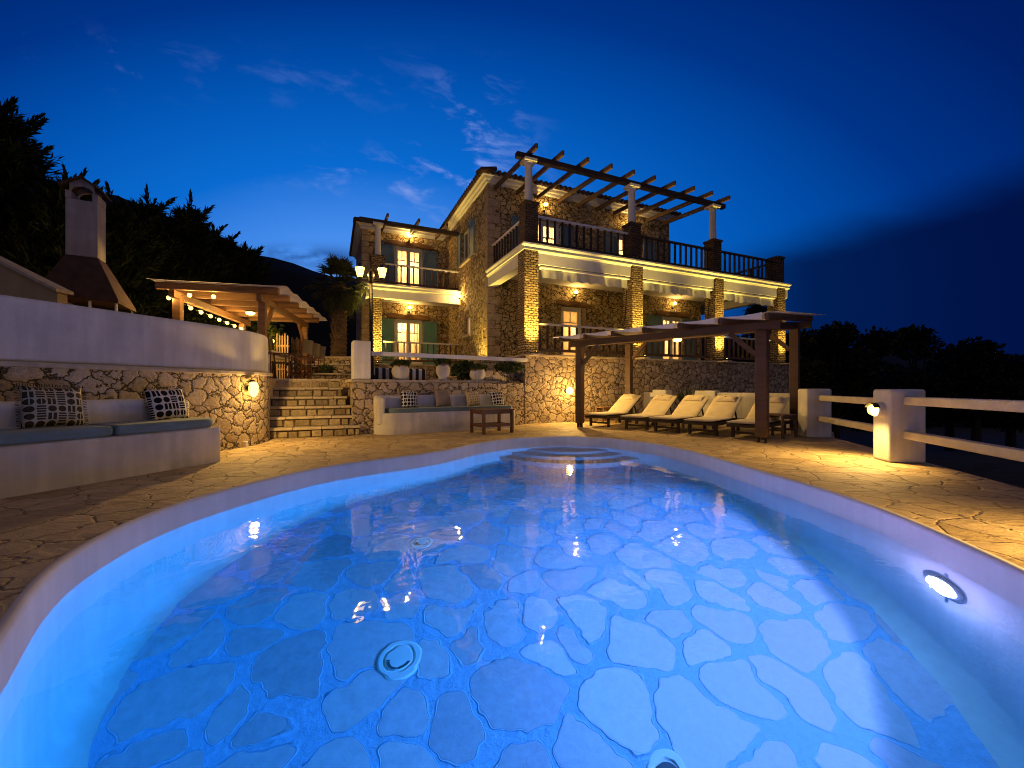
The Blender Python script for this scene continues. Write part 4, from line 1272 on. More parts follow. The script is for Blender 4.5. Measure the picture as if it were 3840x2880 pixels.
def room_lamp(dr, fn, s, z, d, r=.09, mat='glow_room'):
    p = fn(s, z, d)
    MB().ball(p, r, 12, 8).build('room_lamp', M[mat], dr, smooth=True); bulb(dr, p, 170, .05, (1.0, .62, .24))
    
def shutter(fn, s0, s1, z0, z1, mat, d=-.05, par=None, name='shutter'):
    mb = MB()
    def bx(sa, sb, za, zb, d0, d1):
        p = [fn(sa,za,d0),fn(sb,za,d0),fn(sb,za,d1),fn(sa,za,d1),fn(sa,zb,d0),fn(sb,zb,d0),fn(sb,zb,d1),fn(sa,zb,d1)]
        mb.add(p, [(0,3,2,1),(4,5,6,7),(0,1,5,4),(1,2,6,5),(2,3,7,6),(3,0,4,7)])
    t = .07; zm = z0+(z1-z0)*.33
    bx(s0, s0+t, z0, z1, d, d+.045); bx(s1-t, s1, z0, z1, d, d+.045)
    bx(s0+t, s1-t, z1-t, z1, d, d+.045); bx(s0+t, s1-t, z0, z0+.1, d, d+.045); bx(s0+t, s1-t, zm-.05, zm+.03, d, d+.045)
    bx(s0+t, s1-t, z0+.1, zm-.05, d+.014, d+.035); bx(s0+t, s1-t, zm+.03, z1-t, d+.014, d+.035)
    mb.build(name, M[mat], par or villa)
def lintel(fn, s0, s1, z0, z1):
    mb = MB(); n = 9; rn = random.Random(int(s0*100)); v = []; f = []
    for i in range(n+1):
        s = s0+(s1-s0)*i/n; e = .02 if i in (0, n) else 0
        sag = .02*math.sin(i*1.3)
        v += [fn(s, z0+e+sag+rn.uniform(-.012, .012), -.07), fn(s, z0+e+sag, .1), fn(s, z1-e+sag*.4, .1), fn(s, z1-e+sag+rn.uniform(-.015, .015), -.07)]
    for i in range(n):
        for j in range(4):
            a = i*4+j; b = i*4+(j+1) % 4
            f.append((a, b, b+4, a+4))
    f.append((0, 3, 2, 1)); f.append((n*4, n*4+1, n*4+2, n*4+3))
    mb.add(v, f).build('lintel', M['lintel'], villa)
FM = lambda s, z, d: (s, 3.0+d, z)
FW = lambda s, z, d: (s, 8.14+d, z)
FS = lambda s, z, d: (0.0+d, s, z)
# wing, lower
dr, _ = door('wing_door', FW, *Wd_low); room_lamp(dr, FW, -2.0, 3.72, .75, .10)
shutter(FW, -2.97, -2.44, Z1+.02, 4.0, 'shutter_green', par=dr); shutter(FW, -1.17, -.56, Z1+.02, 3.98, 'shutter_green', par=dr)
lintel(FW, -2.7, -.85, 4.05, 4.24)
dr, _ = door('wing_door', FW, *Wd_up); room_lamp(dr, FW, -1.75, 6.4, .8, .10)
shutter(FW, -2.97, -2.44, Z2+.02, 7.22, 'shutter_blue', par=dr); shutter(FW, -1.17, -.56, Z2+.02, 7.16, 'shutter_blue', par=dr)
lintel(FW, -2.75, -.8, 7.25, 7.42)
# main, lower left: open doorway with a blind, room seen behind
dr, bx = door('porch_door', FM, *D_low, leaves=1, curtain=False); room_lamp(dr, FM, 3.62, 3.75, .7, .12)
mb = MB(); bx(mb, D_low[0]+.08, D_low[1]-.08, 3.35, 3.98, .2, .215); mb.build('blind', M['curtain'], dr)
lintel(FM, 2.72, 4.12, 4.10, 4.27)
mb = MB(); bx(mb, D_low[1]+.02, D_low[1]+.17, Z1, 4.07, -.02, .05); mb.build('door_surround', M['quoin_stone'], dr)
dr, _ = door('porch_door', FM, *D_low2); room_lamp(dr, FM, 8.4, 3.5, 1.1, .09)
shutter(FM, 7.05, 7.83, Z1+.02, 4.03, 'shutter_blue', par=dr); shutter(FM, 9.07, 9.8, Z1+.02, 4.0, 'shutter_blue', par=dr)
lintel(FM, 7.5, 9.4, 4.08, 4.26)
dr, _ = door('balcony_door', FM, *D_up1); room_lamp(dr, FM, 2.3, 6.6, 1.0, .08)
shutter(FM, .90, 1.40, Z2+.02, 7.1, 'shutter_blue', par=dr); shutter(FM, 2.88, 3.45, Z2+.02, 7.05, 'shutter_blue', par=dr)
dr, _ = door('balcony_door', FM, *D_up2); room_lamp(dr, FM, 6.2, 6.6, 1.0, .08)
shutter(FM, 4.88, 5.5, Z2+.02, 7.1, 'shutter_blue', par=dr); shutter(FM, 6.82, 7.42, Z2+.02, 7.05, 'shutter_blue', par=dr)
lintel(FM, 1.2, 3.1, 7.18, 7.34); lintel(FM, 5.3, 7.0, 7.18, 7.34)
# side window and niche
def simple_window(name, fn, s0, s1, z0, z1, lit):
    mb = MB()
    def bx(mb, sa, sb, za, zb, d0, d1):
        p = [fn(sa,za,d0),fn(sb,za,d0),fn(sb,za,d1),fn(sa,za,d1),fn(sa,zb,d0),fn(sb,zb,d0),fn(sb,zb,d1),fn(sa,zb,d1)]
        mb.add(p, [(0,3,2,1),(4,5,6,7),(0,1,5,4),(1,2,6,5),(2,3,7,6),(3,0,4,7)])
    t = .06
    bx(mb, s0, s0+t, z0, z1, .1, .2); bx(mb, s1-t, s1, z0, z1, .1, .2); bx(mb, s0+t, s1-t, z1-t, z1, .1, .2); bx(mb, s0+t, s1-t, z0, z0+t, .1, .2)
    bx(mb, (s0+s1)/2-.03, (s0+s1)/2+.03, z0+t, z1-t, .1, .19)
    w = mb.build(name, M['cream'], villa)
    pn = MB(); bx(pn, s0+t, s1-t, z0+t, z1-t, .15, .16)
    pn.build('pane', M['lit_pane'] if lit else M['dark_pane'], w)
    sl = MB(); bx(sl, s0-.1, s1+.1, z0-.1, z0-.001, -.09, .1); sl.build('sill', M['ledge'], w)
    return w
M['dark_pane'] = plain('dark_glass', (.03, .03, .035), .08, .05, 5, 0, 40, 0, .6)
M['lit_pane'] = glow('lit_curtained_pane', (1.0, .45, .14), .75)
w = simple_window('side_window', FS, *SW, False)
shutter(lambda s, z, d: (d, s, z), 6.12, 6.62, 6.08, 7.42, 'shutter_blue', par=w)
shutter(lambda s, z, d: (d, s, z), 4.40, 4.98, 6.08, 7.42, 'shutter_blue', par=w)
w = simple_window('niche_window', FS, *SN, True)
mb = MB()   # arched head of the niche
n = 10; sm = (SN[0]+SN[1])/2; hw = (SN[1]-SN[0])/2
for k in range(n):
    a0, a1 = math.pi*k/n, math.pi*(k+1)/n
    for d in (-.03,):
        q = [FS(sm+hw*math.cos(a0), SN[3]-hw*.2+hw*.9*math.sin(a0), d), FS(sm+hw*math.cos(a1), SN[3]-hw*.2+hw*.9*math.sin(a1), d),
             FS(sm+(hw+.16)*math.cos(a1), SN[3]-hw*.2+(hw*.9+.16)*math.sin(a1), d), FS(sm+(hw+.16)*math.cos(a0), SN[3]-hw*.2+(hw*.9+.16)*math.sin(a0), d)]
        r = [(p[0]+.12, p[1], p[2]) for p in q]
        mb.add(q+r, [(0,1,2,3),(7,6,5,4),(0,4,5,1),(1,5,6,2),(2,6,7,3),(3,7,4,0)])
mb.build('arch', M['quoin_stone'], w)

# ------------------------------------------------------------------ lamps on the villa
def wall_lamp(a, b, z, fn_dir, label, watts=17, r=.08, mat='glow_wall'):
    """small lantern on a bracket; fn_dir: direction away from the wall in the villa frame"""
    p = H(a, b, z); d = np.array(fn_dir, float)
    w = np.array((U[0]*d[0]+V[0]*d[1], U[1]*d[0]+V[1]*d[1]))
    o = thing('wall_lantern', label, 'wall lamp', p, math.atan2(w[1], w[0]), 'wall lanterns of the villa')
    MB().lathe([(.05, 0), (.05, .012), (.03, .02)], n=12).xf(Matrix.Translation((0, 0, -.16)) @ Matrix.Rotation(R(90), 4, 'Y')).build('wall_plate', M['metal'], o)
    MB().tube([(0, 0, -.16), (.08, 0, -.17), (.13, 0, -.14), (.14, 0, -.09)], .012, 6).build('bracket', M['metal'], o)
    MB().lathe([(.045, -.09), (.055, -.075), (.05, -.06)], (.14, 0, 0), 12).build('cup', M['metal'], o)
    MB().lathe([(.04, -.06), (r, 0), (r, .04), (.03, .085)], (.14, 0, 0), 12).build('globe', M[mat], o, smooth=True)
    bulb(o, (.14, 0, .01), watts*2.2, smooth=.12)
wall_lamp(3.50, 3.0, 4.60, (0, -1), 'glowing lantern above the open doorway of the main porch')
wall_lamp(8.42, 3.0, 4.58, (0, -1), 'glowing lantern above the shuttered door at the right of the porch')
wall_lamp(2.20, 3.0, 7.66, (0, -1), 'glowing lantern on the upper front wall beside the first balcony pillar')
wall_lamp(6.0, 3.0, 7.58, (0, -1), 'glowing lantern on the upper front wall behind the middle balcony pillar')
wall_lamp(-1.80, 8.14, 7.66, (0, -1), 'glowing lantern above the upper door of the side wing', 40)
wall_lamp(-1.80, 8.14, 4.52, (0, -1), 'glowing lantern above the lower door of the side wing', 34)
wall_lamp(0, 5.98, 4.76, (-1, 0), 'glowing lantern on the side wall at the end of the wing balcony', 46)

def uplight(a, b, label, power, spread=80, aim=(0, 0, 1), z=Z1):
    p = H(a, b, z)
    o = thing('uplight', label, 'floor lamp', p, ANG, 'uplights at the feet of the columns')
    MB().lathe([(.05, 0), (.055, .03), (.05, .05)], n=14).build('housing', M['metal'], o)
    MB().lathe([(.044, .049), (.02, .053)], n=14).build('lens', M['glow_up'], o)
    L = bpy.data.lights.new('beam', 'SPOT'); L.energy = power*8.0; soft_near(L, .8); L.color = (1.0, .66, .11); L.spot_size = R(spread); L.spot_blend = 1.0; L.shadow_soft_size = .035
    lo = bpy.data.objects.new('beam', L); COL.objects.link(lo); lo.parent = o; lo.location = (0, 0, .09)
    lo.rotation_euler = Vector(aim).to_track_quat('-Z', 'Y').to_euler()
    return o
for a, lab, pw in [(.16, 'uplight at the foot of the corner column of the porch', 130), (3.9, 'uplight at the foot of the second porch column', 110), (7.54, 'uplight at the foot of the third porch column', 110), (10.92, 'uplight at the foot of the last porch column', 60)]:
    uplight(a, -.36, lab, pw*1.7, 84, (0, .2, 1), Z1)
uplight(-3.32, 6.08, 'uplight at the foot of the wing column', 190, 84, (0, .2, 1))
uplight(-.22, 3.3, 'uplight at the foot of the villa side wall near its corner', 120, 90, (.14, .05, 1), 1.30)
# small stone ledges carrying the uplights outside the terrace edge
for a in (.16, 3.9, 7.54, 10.92):
    MB().box(a-.10, a+.10, -.48, -.041, Z1-.05, Z1-.002).build('lamp_shelf', M['ledge'], villa)
MB().box(-3.42, -3.22, 5.94, 6.249, Z1-.05, Z1-.002).build('lamp_shelf', M['ledge'], villa)
MB().box(-.34, -.02, 3.16, 3.44, 0, 1.299).build('lamp_shelf', M['stone_near'], villa)

# globe lamp on the terrace wall
def on_wall(a, z): return H(a, 0.0, z)
p = H(1.32, 0, .92)
o = thing('globe_lamp', 'round glowing globe lamp on the terrace wall left of the sunbed pergola', 'wall lamp', p, ANG)
MB().lathe([(.07, 0), (.07, .02), (.05, .03)], n=16).xf(Matrix.Rotation(R(90), 4, 'X')).build('wall_plate', M['metal'], o)
MB().cyl((0, 0, 0), (0, -.10, 0), .03, n=10).build('arm', M['metal'], o)
MB().ball((0, -.19, 0), .105, 16, 10).build('globe', M['glow_globe'], o, smooth=True); bulb(o, (0, -.22, 0), 330, .04, smooth=1.0)

# oval sconce on the garden wall
o = thing('oval_sconce', 'glowing oval sconce on the stone base of the garden wall beside the steps', 'wall lamp', (-4.50, 6.98, 1.0), R(3))
prof_ = [(.02, -.15), (.05, -.125), (.078, -.06), (.082, .01), (.07, .07), (.045, .10)]
MB().lathe(prof_, (.095, 0, 0), 16, .85, 1.05).build('shade', M['glow_sconce'], o, smooth=True); bulb(o, (.125, 0, .0), 200, .03, smooth=.9)
MB().lathe([(.05, 0), (.05, .03)], n=14).xf(Matrix.Rotation(R(90), 4, 'Y')).build('wall_plate', M['metal'], o)
MB().lathe([(.035, .10), (.055, .115), (.03, .14)], (.07, 0, 0), 14).build('cap_ring', M['metal'], o)

# ------------------------------------------------------------------ street style lamp post
LPX, LPY = -3.24, 9.42
o = thing('lamp_post', 'black lamp post with two lit lanterns behind the white corner post', 'lamp post', (LPX, LPY, 1.19), R(10))
MB().tube([(0,0,0),(0,0,.1),(0,0,.12),(0,0,.5),(0,0,.55),(0,0,2.3)], [.09,.09,.065,.06,.045,.038], 14).build('pole', M['metal'], o, smooth=True)
MB().lathe([(.045, 2.22), (.06, 2.25), (.05, 2.3), (.07, 2.34), (.085, 2.42), (.075, 2.43), (.06, 2.47), (.02, 2.5), (.03, 2.54), (.005, 2.58)], n=16).build('finial', M['metal'], o, smooth=True)
MB().tube([(-.25, 0, 2.33), (-.12, 0, 2.31), (0, 0, 2.30), (.12, 0, 2.31), (.25, 0, 2.33)], .014, 8).build('cross_arm', M['metal'], o)
for s in (-1, 1):
    x = s*.245
    ln_ = MB().lathe([(.055, 2.35), (.108, 2.565)], (x, 0, 0), 6).build('lantern', M['glow_lantern'], o); bulb(o, (x, 0, 2.45), 88, .035)
    MB().lathe([(.125, 2.566), (.118, 2.58), (.05, 2.62), (.02, 2.64), (.022, 2.66), (.004, 2.68)], (x, 0, 0), 6).build('lantern_roof', M['metal'], ln_)
    MB().lathe([(.025, 2.32), (.055, 2.34), (.052, 2.354)], (x, 0, 0), 6).build('lantern_base', M['metal'], ln_)
    fr = MB()
    for k in range(6):
        a = math.pi/3*k
        fr.bar((x+.057*math.cos(a), .057*math.sin(a), 2.35), (x+.111*math.cos(a), .111*math.sin(a), 2.565), .009, .009)
    fr.build('lantern_frame', M['metal'], ln_)

# ------------------------------------------------------------------ dining pergola on the upper terrace
QP = np.array((-.24, .971)); QQ = np.array((.971, .24)); QA = np.array((-5.92, 9.72))
def Q(q, p, z): return (QA[0]+QQ[0]*q+QP[0]*p, QA[1]+QQ[1]*q+QP[1]*p, z)
dp = thing('dining_pergola', 'warm brown timber pergola with pale canvas roof over the dining area', 'pergola', Q(-.8, 2, 1.19), math.atan2(QQ[1], QQ[0]))
for q_, p_ in ((0, 0), (-1.72, 0), (0, 4.0), (-1.75, 3.75)):
    MB().box(-.08, .08, -.08, .08, 1.19, 3.02).xf(Matrix.Translation(Q(q_, p_, 0)) @ Matrix.Rotation(math.atan2(QQ[1], QQ[0]), 4, 'Z')).build('post', M['wood_red'], dp, world=True, bevel=.012)
for q_ in (0, -1.73):
    MB().bar(Q(q_, -.25, 3.10), Q(q_, 4.25, 3.10), .12, .16).build('side_beam', M['wood_red'], dp, world=True, bevel=.01)
for k in range(6):
    p_ = -.2+.86*k
    mb = MB().bar(Q(-2.05, p_, 3.27), Q(.42, p_, 3.27), .09, .17)
    mb.build('rafter', M['wood_red'], dp, world=True, bevel=.03, seg=3)
v = []; f = []; n1, n2 = 10, 30
for j in range(n2+1):
    for i in range(n1+1):
        q_ = -2.12+2.72*i/n1; p_ = -.42+5.0*j/n2
        ph = ((p_+.2)/.86) % 1.0
        z = 3.372-.045*math.sin(math.pi*ph)**2 + (0.012 if i in (0, n1) else 0)
        v.append(Q(q_, p_, z))
for j in range(n2):
    for i in range(n1):
        a = j*(n1+1)+i; f.append((a, a+1, a+n1+2, a+n1+1))
MB().add(v, f).build('canvas_roof', M['canvas'], dp, world=True, smooth=True)
for (p0, p1) in ((Q(0, .1, 2.35), Q(0, .75, 3.04)), (Q(0, 3.9, 2.4), Q(0, 3.2, 3.04))):
    MB().bar(p0, p1, .07, .09).build('brace', M['wood_red'], dp, world=True)
# ceiling lamp
pc = P(939, 1149, 11.6)
o = thing('ceiling_lamp', 'oval glowing ceiling lamp under the dining pergola', 'ceiling lamp', (pc[0], pc[1], 3.18))
MB().lathe([(.12, 0), (.12, -.03), (.1, -.035)], n=18).build('lamp_base', M['metal'], o)
MB().lathe([(.112, -.036), (.115, -.06), (.09, -.1), (.02, -.12)], n=18).build('diffuser', M['glow_ceiling'], o, smooth=True); bulb(o, (0, 0, -.075), 80, .03, smooth=.1)
# string lights
sl = thing('string_lights', 'string of bare glowing bulbs along two beams of the dining pergola', 'string lights', Q(-1.7, 0, 2.9))
bulbs = [Q(-.95, -.16, 3.08), Q(-1.42, -.16, 3.09)] + [Q(-1.83, .05+.56*k, 2.93+.02*math.sin(k)) for k in range(8)]
bulbs = [bulbs[0], bulbs[1], Q(-1.85, -.1, 3.02)] + [Q(-1.66, .42+.5*k, 2.90-.012*k) for k in range(7)]
wire = MB()
for i in range(len(bulbs)-1):
    a, b = np.array(bulbs[i]), np.array(bulbs[i+1])
    up_ = np.array((0, 0, .055))
    pts = [a+up_+(b-a)*t-np.array((0, 0, .05*math.sin(math.pi*t))) for t in (0, .25, .5, .75, 1)]
    wire.tube(pts, .004, 5)
wire.build('cable', M['metal'], sl, world=True)
for b in bulbs:
    MB().cyl((b[0], b[1], b[2]+.02), (b[0], b[1], b[2]+.06), .012, n=8).build('socket', M['metal'], sl, world=True)
    MB().ball(b, .042, 10, 8, 1.15).build('bulb', M['glow_bulb'], sl, world=True, smooth=True); bulb(sl, tuple(MW[sl.name].inverted() @ Vector(b)), 17, .016)

# dining table and director chairs
tq = Q(-.35, 1.5, 1.19)
tb = thing('dining_table', 'long pale topped dining table under the timber pergola', 'table', (tq[0], tq[1], 1.19), math.atan2(QP[1], QP[0]))
MB().box(-1.15, 1.15, -.45, .45, .70, .745).build('table_top', M['whitepaint'], tb, bevel=.008)
MB().box(-1.05, 1.05, -.36, .36, .61, .699).build('apron', M['whitepaint'], tb)
for sx in (-1, 1):
    for sy in (-1, 1): MB().box(sx*1.05-.04, sx*1.05+.04, sy*.36-.04, sy*.36+.04, 0, .61).build('leg', M['whitepaint'], tb)
def director_chair(x, y, ang, label):
    o = thing('director_chair', label, 'chair', (x, y, 1.19), ang, 'folding chairs at the dining table')
    w = .27
    for s in (-1, 1):
        MB().tube([(-.2, s*w, .02), (-.2, s*w, .62), (-.25, s*w, 1.08)], .018, 6).build('back_post', M['wood_mahog'], o)
        MB().tube([(.2, s*w, .02), (.2, s*w, .64)], .017, 6).build('front_post', M['wood_mahog'], o)
        MB().box(-.26, .26, s*w-.03, s*w+.03, .645, .67).build('armrest', M['wood_mahog'], o, bevel=.005)
        MB().box(-.24, .24, s*w-.017, s*w+.017, .0, .03).build('foot_rail', M['wood_mahog'], o)
    for xx in (-.17, .17):
        MB().bar((xx, -w+.02, .04), (xx, w-.02, .43), .03, .02, up=(1, 0, 0)).build('cross_leg', M['wood_mahog'], o)
        MB().bar((xx+.025, w-.02, .04), (xx+.025, -w+.02, .43), .03, .02, up=(1, 0, 0)).build('cross_leg', M['wood_mahog'], o)
    MB().bar((.2, -w, .22), (.2, w, .22), .025, .03).build('stretcher', M['wood_mahog'], o)
    v = []; f = []
    for i in range(7):
        s = -w+2*w*i/6; sag = -.03*math.sin(math.pi*i/6)
        v += [(-.2, s, .44+sag), (.2, s, .45+sag)]
    for i in range(6): f.append((2*i, 2*i+1, 2*i+3, 2*i+2))
    MB().add(v, f).build('seat', M['chair_cloth'], o)
    v = []; f = []
    for i in range(9):
        s = -w-.012+(2*w+.024)*i/8; sag = -.035*math.sin(math.pi*i/8)
        v += [(-.225+sag, s, .70), (-.238+sag, s, .90), (-.255+sag, s, 1.07)]
    for i in range(8):
        for j in range(2):
            a = 3*i+j; f.append((a, a+1, a+4, a+3))
    MB().add(v, f).build('backrest', M['chair_cloth'], o, smooth=True)
for (px_, Y_, a_, lab) in [(1056, 10.25, 8, 'folding wooden chair at the near end of the dining table, next to the white wall'),
                       (1120, 10.75, 168, 'high backed canvas chair nearest the steps, first in the row right of the table'),
                       (1150, 11.55, 165, 'high backed canvas chair in the middle of the row right of the table'),
                       (1173, 12.35, 162, 'high backed canvas chair farthest along the row right of the table')]:
    director_chair((px_-HX)/F*Y_, Y_, R(a_)+math.atan2(QQ[1], QQ[0]), lab)
# stub wall end at the table
# picket gate and little garden lamp behind
def picket(name, label, x0p, x1p, ytop, ybot, Y, n, mat, cat):
    a = P(x0p, ybot, Y); b = P(x1p, ybot, Y); h = P(0, ytop, Y)[2]-1.19
    o = thing(name, label, cat, (a[0], a[1], 1.19))
    for k in range(n):
        t = (k+.5)/n; x = (b[0]-a[0])*t; hh = h*(1-.05*abs(math.sin(k*2.1)))
        mb = MB(); mb.prism([(x-.022, -.012), (x+.022, -.012), (x+.022, .012), (x-.022, .012)], 0, hh-.05)
        mb.add([(x-.022, -.012, hh-.05), (x+.022, -.012, hh-.05), (x+.022, .012, hh-.05), (x-.022, .012, hh-.05), (x, 0, hh)], [(0,1,4),(1,2,4),(2,3,4),(3,0,4)])
        mb.build('picket', mat, o)
    for z in (.25*h, .72*h):
        MB().box(0, b[0]-a[0], .0125, .045, z, z+.06).build('cross_bar', mat, o)
picket('picket_gate', 'lit pale wooden picket gate beyond the dining table', 1034, 1084, 1247, 1400, 14.4, 5, M['pale_picket'], 'gate')
picket('picket_fence', 'dim dark picket fence to the right of the lit gate', 1092, 1130, 1262, 1400, 15.2, 6, M['wood_dark'], 'fence')
pg_ = P(1020, 1279, 13.8)
o = thing('garden_lamp', 'small glowing garden lamp beside the picket gate', 'lamp', (pg_[0], pg_[1], 1.19))
MB().cyl((0, 0, 0), (0, 0, pg_[2]-1.19-.06), .018, n=8).build('stake', M['metal'], o)
MB().ball((0, 0, pg_[2]-1.19), .07, 10, 8).build('globe', M['glow_ceiling'], o, smooth=True); bulb(o, (0, 0, pg_[2]-1.19), 22, .03)
shrub('garden_shrub', 'green bush lit by the small garden lamp left of the picket gate', P(1005, 1300, 14.6), (.5, .5, .7), 1200, .13, M['leaf_hedge'], 21)

# raised beds with stone walls, palm
def bed(name, label, x0p, x1p, ytop, Y, dep, zb=1.19):
    a = P(x0p, ytop, Y); b = P(x1p, ytop, Y); zt = a[2]
    o = thing(name, label, 'wall', (a[0], a[1], zb))
    mb = MB().box(0, b[0]-a[0], 0, dep, -.05, zt-zb-.05); mb.build('stone_face', M['stone_near'], o)
    MB().box(-.03, b[0]-a[0]+.02, -.04, dep, zt-zb-.049, zt-zb).build('coping', M['ledge'], o, bevel=.01)
bed('raised_bed_wall', 'low stone planter wall with pale coping left of the corner post', 1172, 1330, 1364, 12.6, 1.4)
bed('raised_bed_wall', 'higher stone planter wall around the foot of the palm', 1180, 1330, 1337, 14.3, 2.6)
bed('garden_step', 'pale stone step in front of the low planter wall', 1160, 1270, 1399, 11.6, .9)
shrub('green_shrub', 'small dark plant in front of the low planter wall near the chairs', P(1212, 1385, 12.35), (.3, .2, .13), 350, .08, M['leaf_pot'], 31)

def palm(x, y, z0, zc, label):
    o = thing('palm_tree', label, 'tree', (x, y, z0))
    h = zc-z0
    mb = MB(); pts = []; rads = []
    n = 34
    for i in range(n+1):
        t = i/n; pts.append((.05*math.sin(t*2), .03*t, h*t)); rads.append(.27-.06*t+(.035 if i % 2 else 0)+(.05 if t < .08 else 0))
    mb.tube(pts, rads, 16)
    rn = random.Random(5)
    for i in range(260):     # old leaf bases
        t = rn.uniform(.22, 1); a = rn.uniform(0, 6.28); r = .25-.05*t
        p0 = np.array((r*math.cos(a), r*math.sin(a), h*t)); d = np.array((math.cos(a)*.5, math.sin(a)*.5, .9)); s = np.array((-math.sin(a), math.cos(a), 0))*.05
        mb.add([p0-s, p0+s, p0+d*.13+s*.4, p0+d*.13-s*.4], [(0,1,2,3)])
    mb.build('trunk', M['bark'], o)
    fr = MB()
    for i in range(92):
        a = i*2.399; u_ = i/91
        el = 1.4-2.75*u_+rn.uniform(-.12, .12)
        d = np.array((math.cos(a)*math.cos(el), math.sin(a)*math.cos(el), math.sin(el)))
        s = unit(np.cross(d, (0, 0, 1)) if abs(d[2]) < .97 else (1, 0, 0)); up = np.cross(s, d)
        L = .8*rn.uniform(.65, .95)*(1.0 if u_ < .6 else .75)
        base = np.array((.05, .03, h)); tip = base+d*L-np.array((0, 0, .12*L*math.cos(el)))
        fr.bar(base, tip, .02, .012)
        nb = 17
        for k in range(nb):
            f_ = -1.25+2.5*k/(nb-1)
            dd = unit(d*math.cos(f_)+s*math.sin(f_)+up*.1*abs(f_))
            bl_ = .85*rn.uniform(.55, .8)*(1-.2*abs(f_))
            m1 = tip+dd*bl_*.55; e = tip+dd*bl_-np.array((0, 0, (.16+.3*(u_))*bl_))
            w = np.cross(dd, up); w = unit(w)*.022
            fr.add([tip-w*.4, m1-w, e, m1+w, tip+w*.4], [(0,1,2,3,4)])
    fr.build('crown', M['leaf_palm'], o)
    return o
pp = P(1268, 1345, 15.0)
palm(pp[0], pp[1], 1.9, 4.75, 'palm tree with a shaggy trunk and fan leaves left of the villa wing')

# ------------------------------------------------------------------ barbecue with chimney, white shed
bq = np.array((-8.44, 8.10)); BA = R(29)
o = thing('barbecue', 'white barbecue chimney with arched cap and flared tiled hood behind the garden wall', 'barbecue', (bq[0], bq[1], 1.19), BA)
M['white_old'] = plaster('weathered_white_plaster', (.42, .38, .37), .3)
MB().box(-.215, .245, -.21, .21, 2.36, 3.45).build('chimney', M['white_old'], o, bevel=.015)
ck = MB()   # cap with arched openings
for sx in (-1, 1):
    ck.box(sx*.19-.04+.015, sx*.19+.04+.015, -.21, .21, 3.451, 3.60)
ar = []
for k in range(9):
    a = math.pi*k/8; ar.append((.015+.17*math.cos(a), 3.58+.14*math.sin(a)))
for y in (-.21, .15):
    for k in range(8):
        (x0, z0), (x1, z1) = ar[k], ar[k+1]
        zt0 = 3.86-abs(x0-.015)*.45; zt1 = 3.86-abs(x1-.015)*.45
        ck.add([(x0,y,z0),(x1,y,z1),(x1,y,zt1),(x0,y,zt0),(x0,y+.06,z0),(x1,y+.06,z1),(x1,y+.06,zt1),(x0,y+.06,zt0)], [(0,1,2,3),(7,6,5,4),(0,4,5,1),(3,2,6,7)])
ck.build('cap', M['white_old'], o)
rf = MB()
for s in (-1, 1):
    rf.add([(.015, -.27, 3.90), (.015+s*.30, -.27, 3.70), (.015+s*.30, .27, 3.70), (.015, .27, 3.90), (.015, -.27, 3.86), (.015+s*.30, -.27, 3.66), (.015+s*.30, .27, 3.66), (.015, .27, 3.86)],
           [(0,1,2,3),(7,6,5,4),(0,4,5,1),(1,5,6,2),(2,6,7,3)])
rf.build('cap_roof', M['tile'], o)
hd = MB()
t0 = [(-.22, -.215, 2.359), (.25, -.215, 2.359), (.25, .215, 2.359), (-.22, .215, 2.359)]; b0 = [(-.5, -.5, 1.60), (.62, -.5, 1.52), (.62, .6, 1.52), (-.5, .6, 1.60)]
b1 = [(x, y, z-.06) for x, y, z in b0]
hd.add(t0+b0+b1, [(0,1,5,4)[::-1],(1,2,6,5)[::-1],(2,3,7,6)[::-1],(3,0,4,7)[::-1],(4,5,9,8)[::-1],(5,6,10,9)[::-1],(6,7,11,10)[::-1],(7,4,8,11)[::-1],(0,1,2,3),(11,10,9,8)])
hd.build('hood', M['tile'], o)
MB().box(-.48, .3, -.1, .55, 0, 1.0).build('base', M['white'], o, bevel=.02)
MB().box(-.48, -.34, -.3, .55, 1.001, 1.53).build('side_wall', M['white'], o)
MB().box(-.339, .58, .44, .55, 1.001, 1.5).build('back_wall', M['dark_hole'], o)
for x, y in ((.2, -.44), (.57, -.42)):
    MB().cyl((x, y, 0), (x, y, 1.47), .022, n=10).build('hood_post', M['whitepaint'], o)

sh = thing('sloping_wall', 'cream wall with a sloping coping at the far left behind the white parapet', 'wall', (-9.2, 7.0, 1.19))
zt0 = P(0, 985, 6.6)[2]-1.19; zt1 = P(215, 1092, 6.6)[2]-1.19
xl, xr = P(-260, 0, 6.6)[0]+9.2, P(215, 0, 6.6)[0]+9.2
zl = zt0 + (zt0-zt1)*(260/215)
v = [(xl,-.4,0),(xr,-.4,0),(xr,-.4,zt1),(xl,-.4,zl),(xl,-.25,0),(xr,-.25,0),(xr,-.25,zt1),(xl,-.25,zl)]
M['ochre'] = plaster('warm_lit_render', (.5, .38, .21), .2)  # warm light on the cream wall is painted in as ochre
MB().add(v, [(0,1,2,3),(7,6,5,4),(0,4,5,1),(1,5,6,2),(3,7,4,0)]).build('wall_body', M['ochre'], sh)
v = [(xl,-.46,zl+.002),(xr+.05,-.46,zt1-.02),(xr+.05,-.2,zt1-.02),(xl,-.2,zl+.002)]
v += [(x, y, z+.05) for x, y, z in v]
MB().add(v, [(0,3,2,1),(4,5,6,7),(0,1,5,4),(1,2,6,5),(2,3,7,6),(3,0,4,7)]).build('coping', M['ledge'], sh)

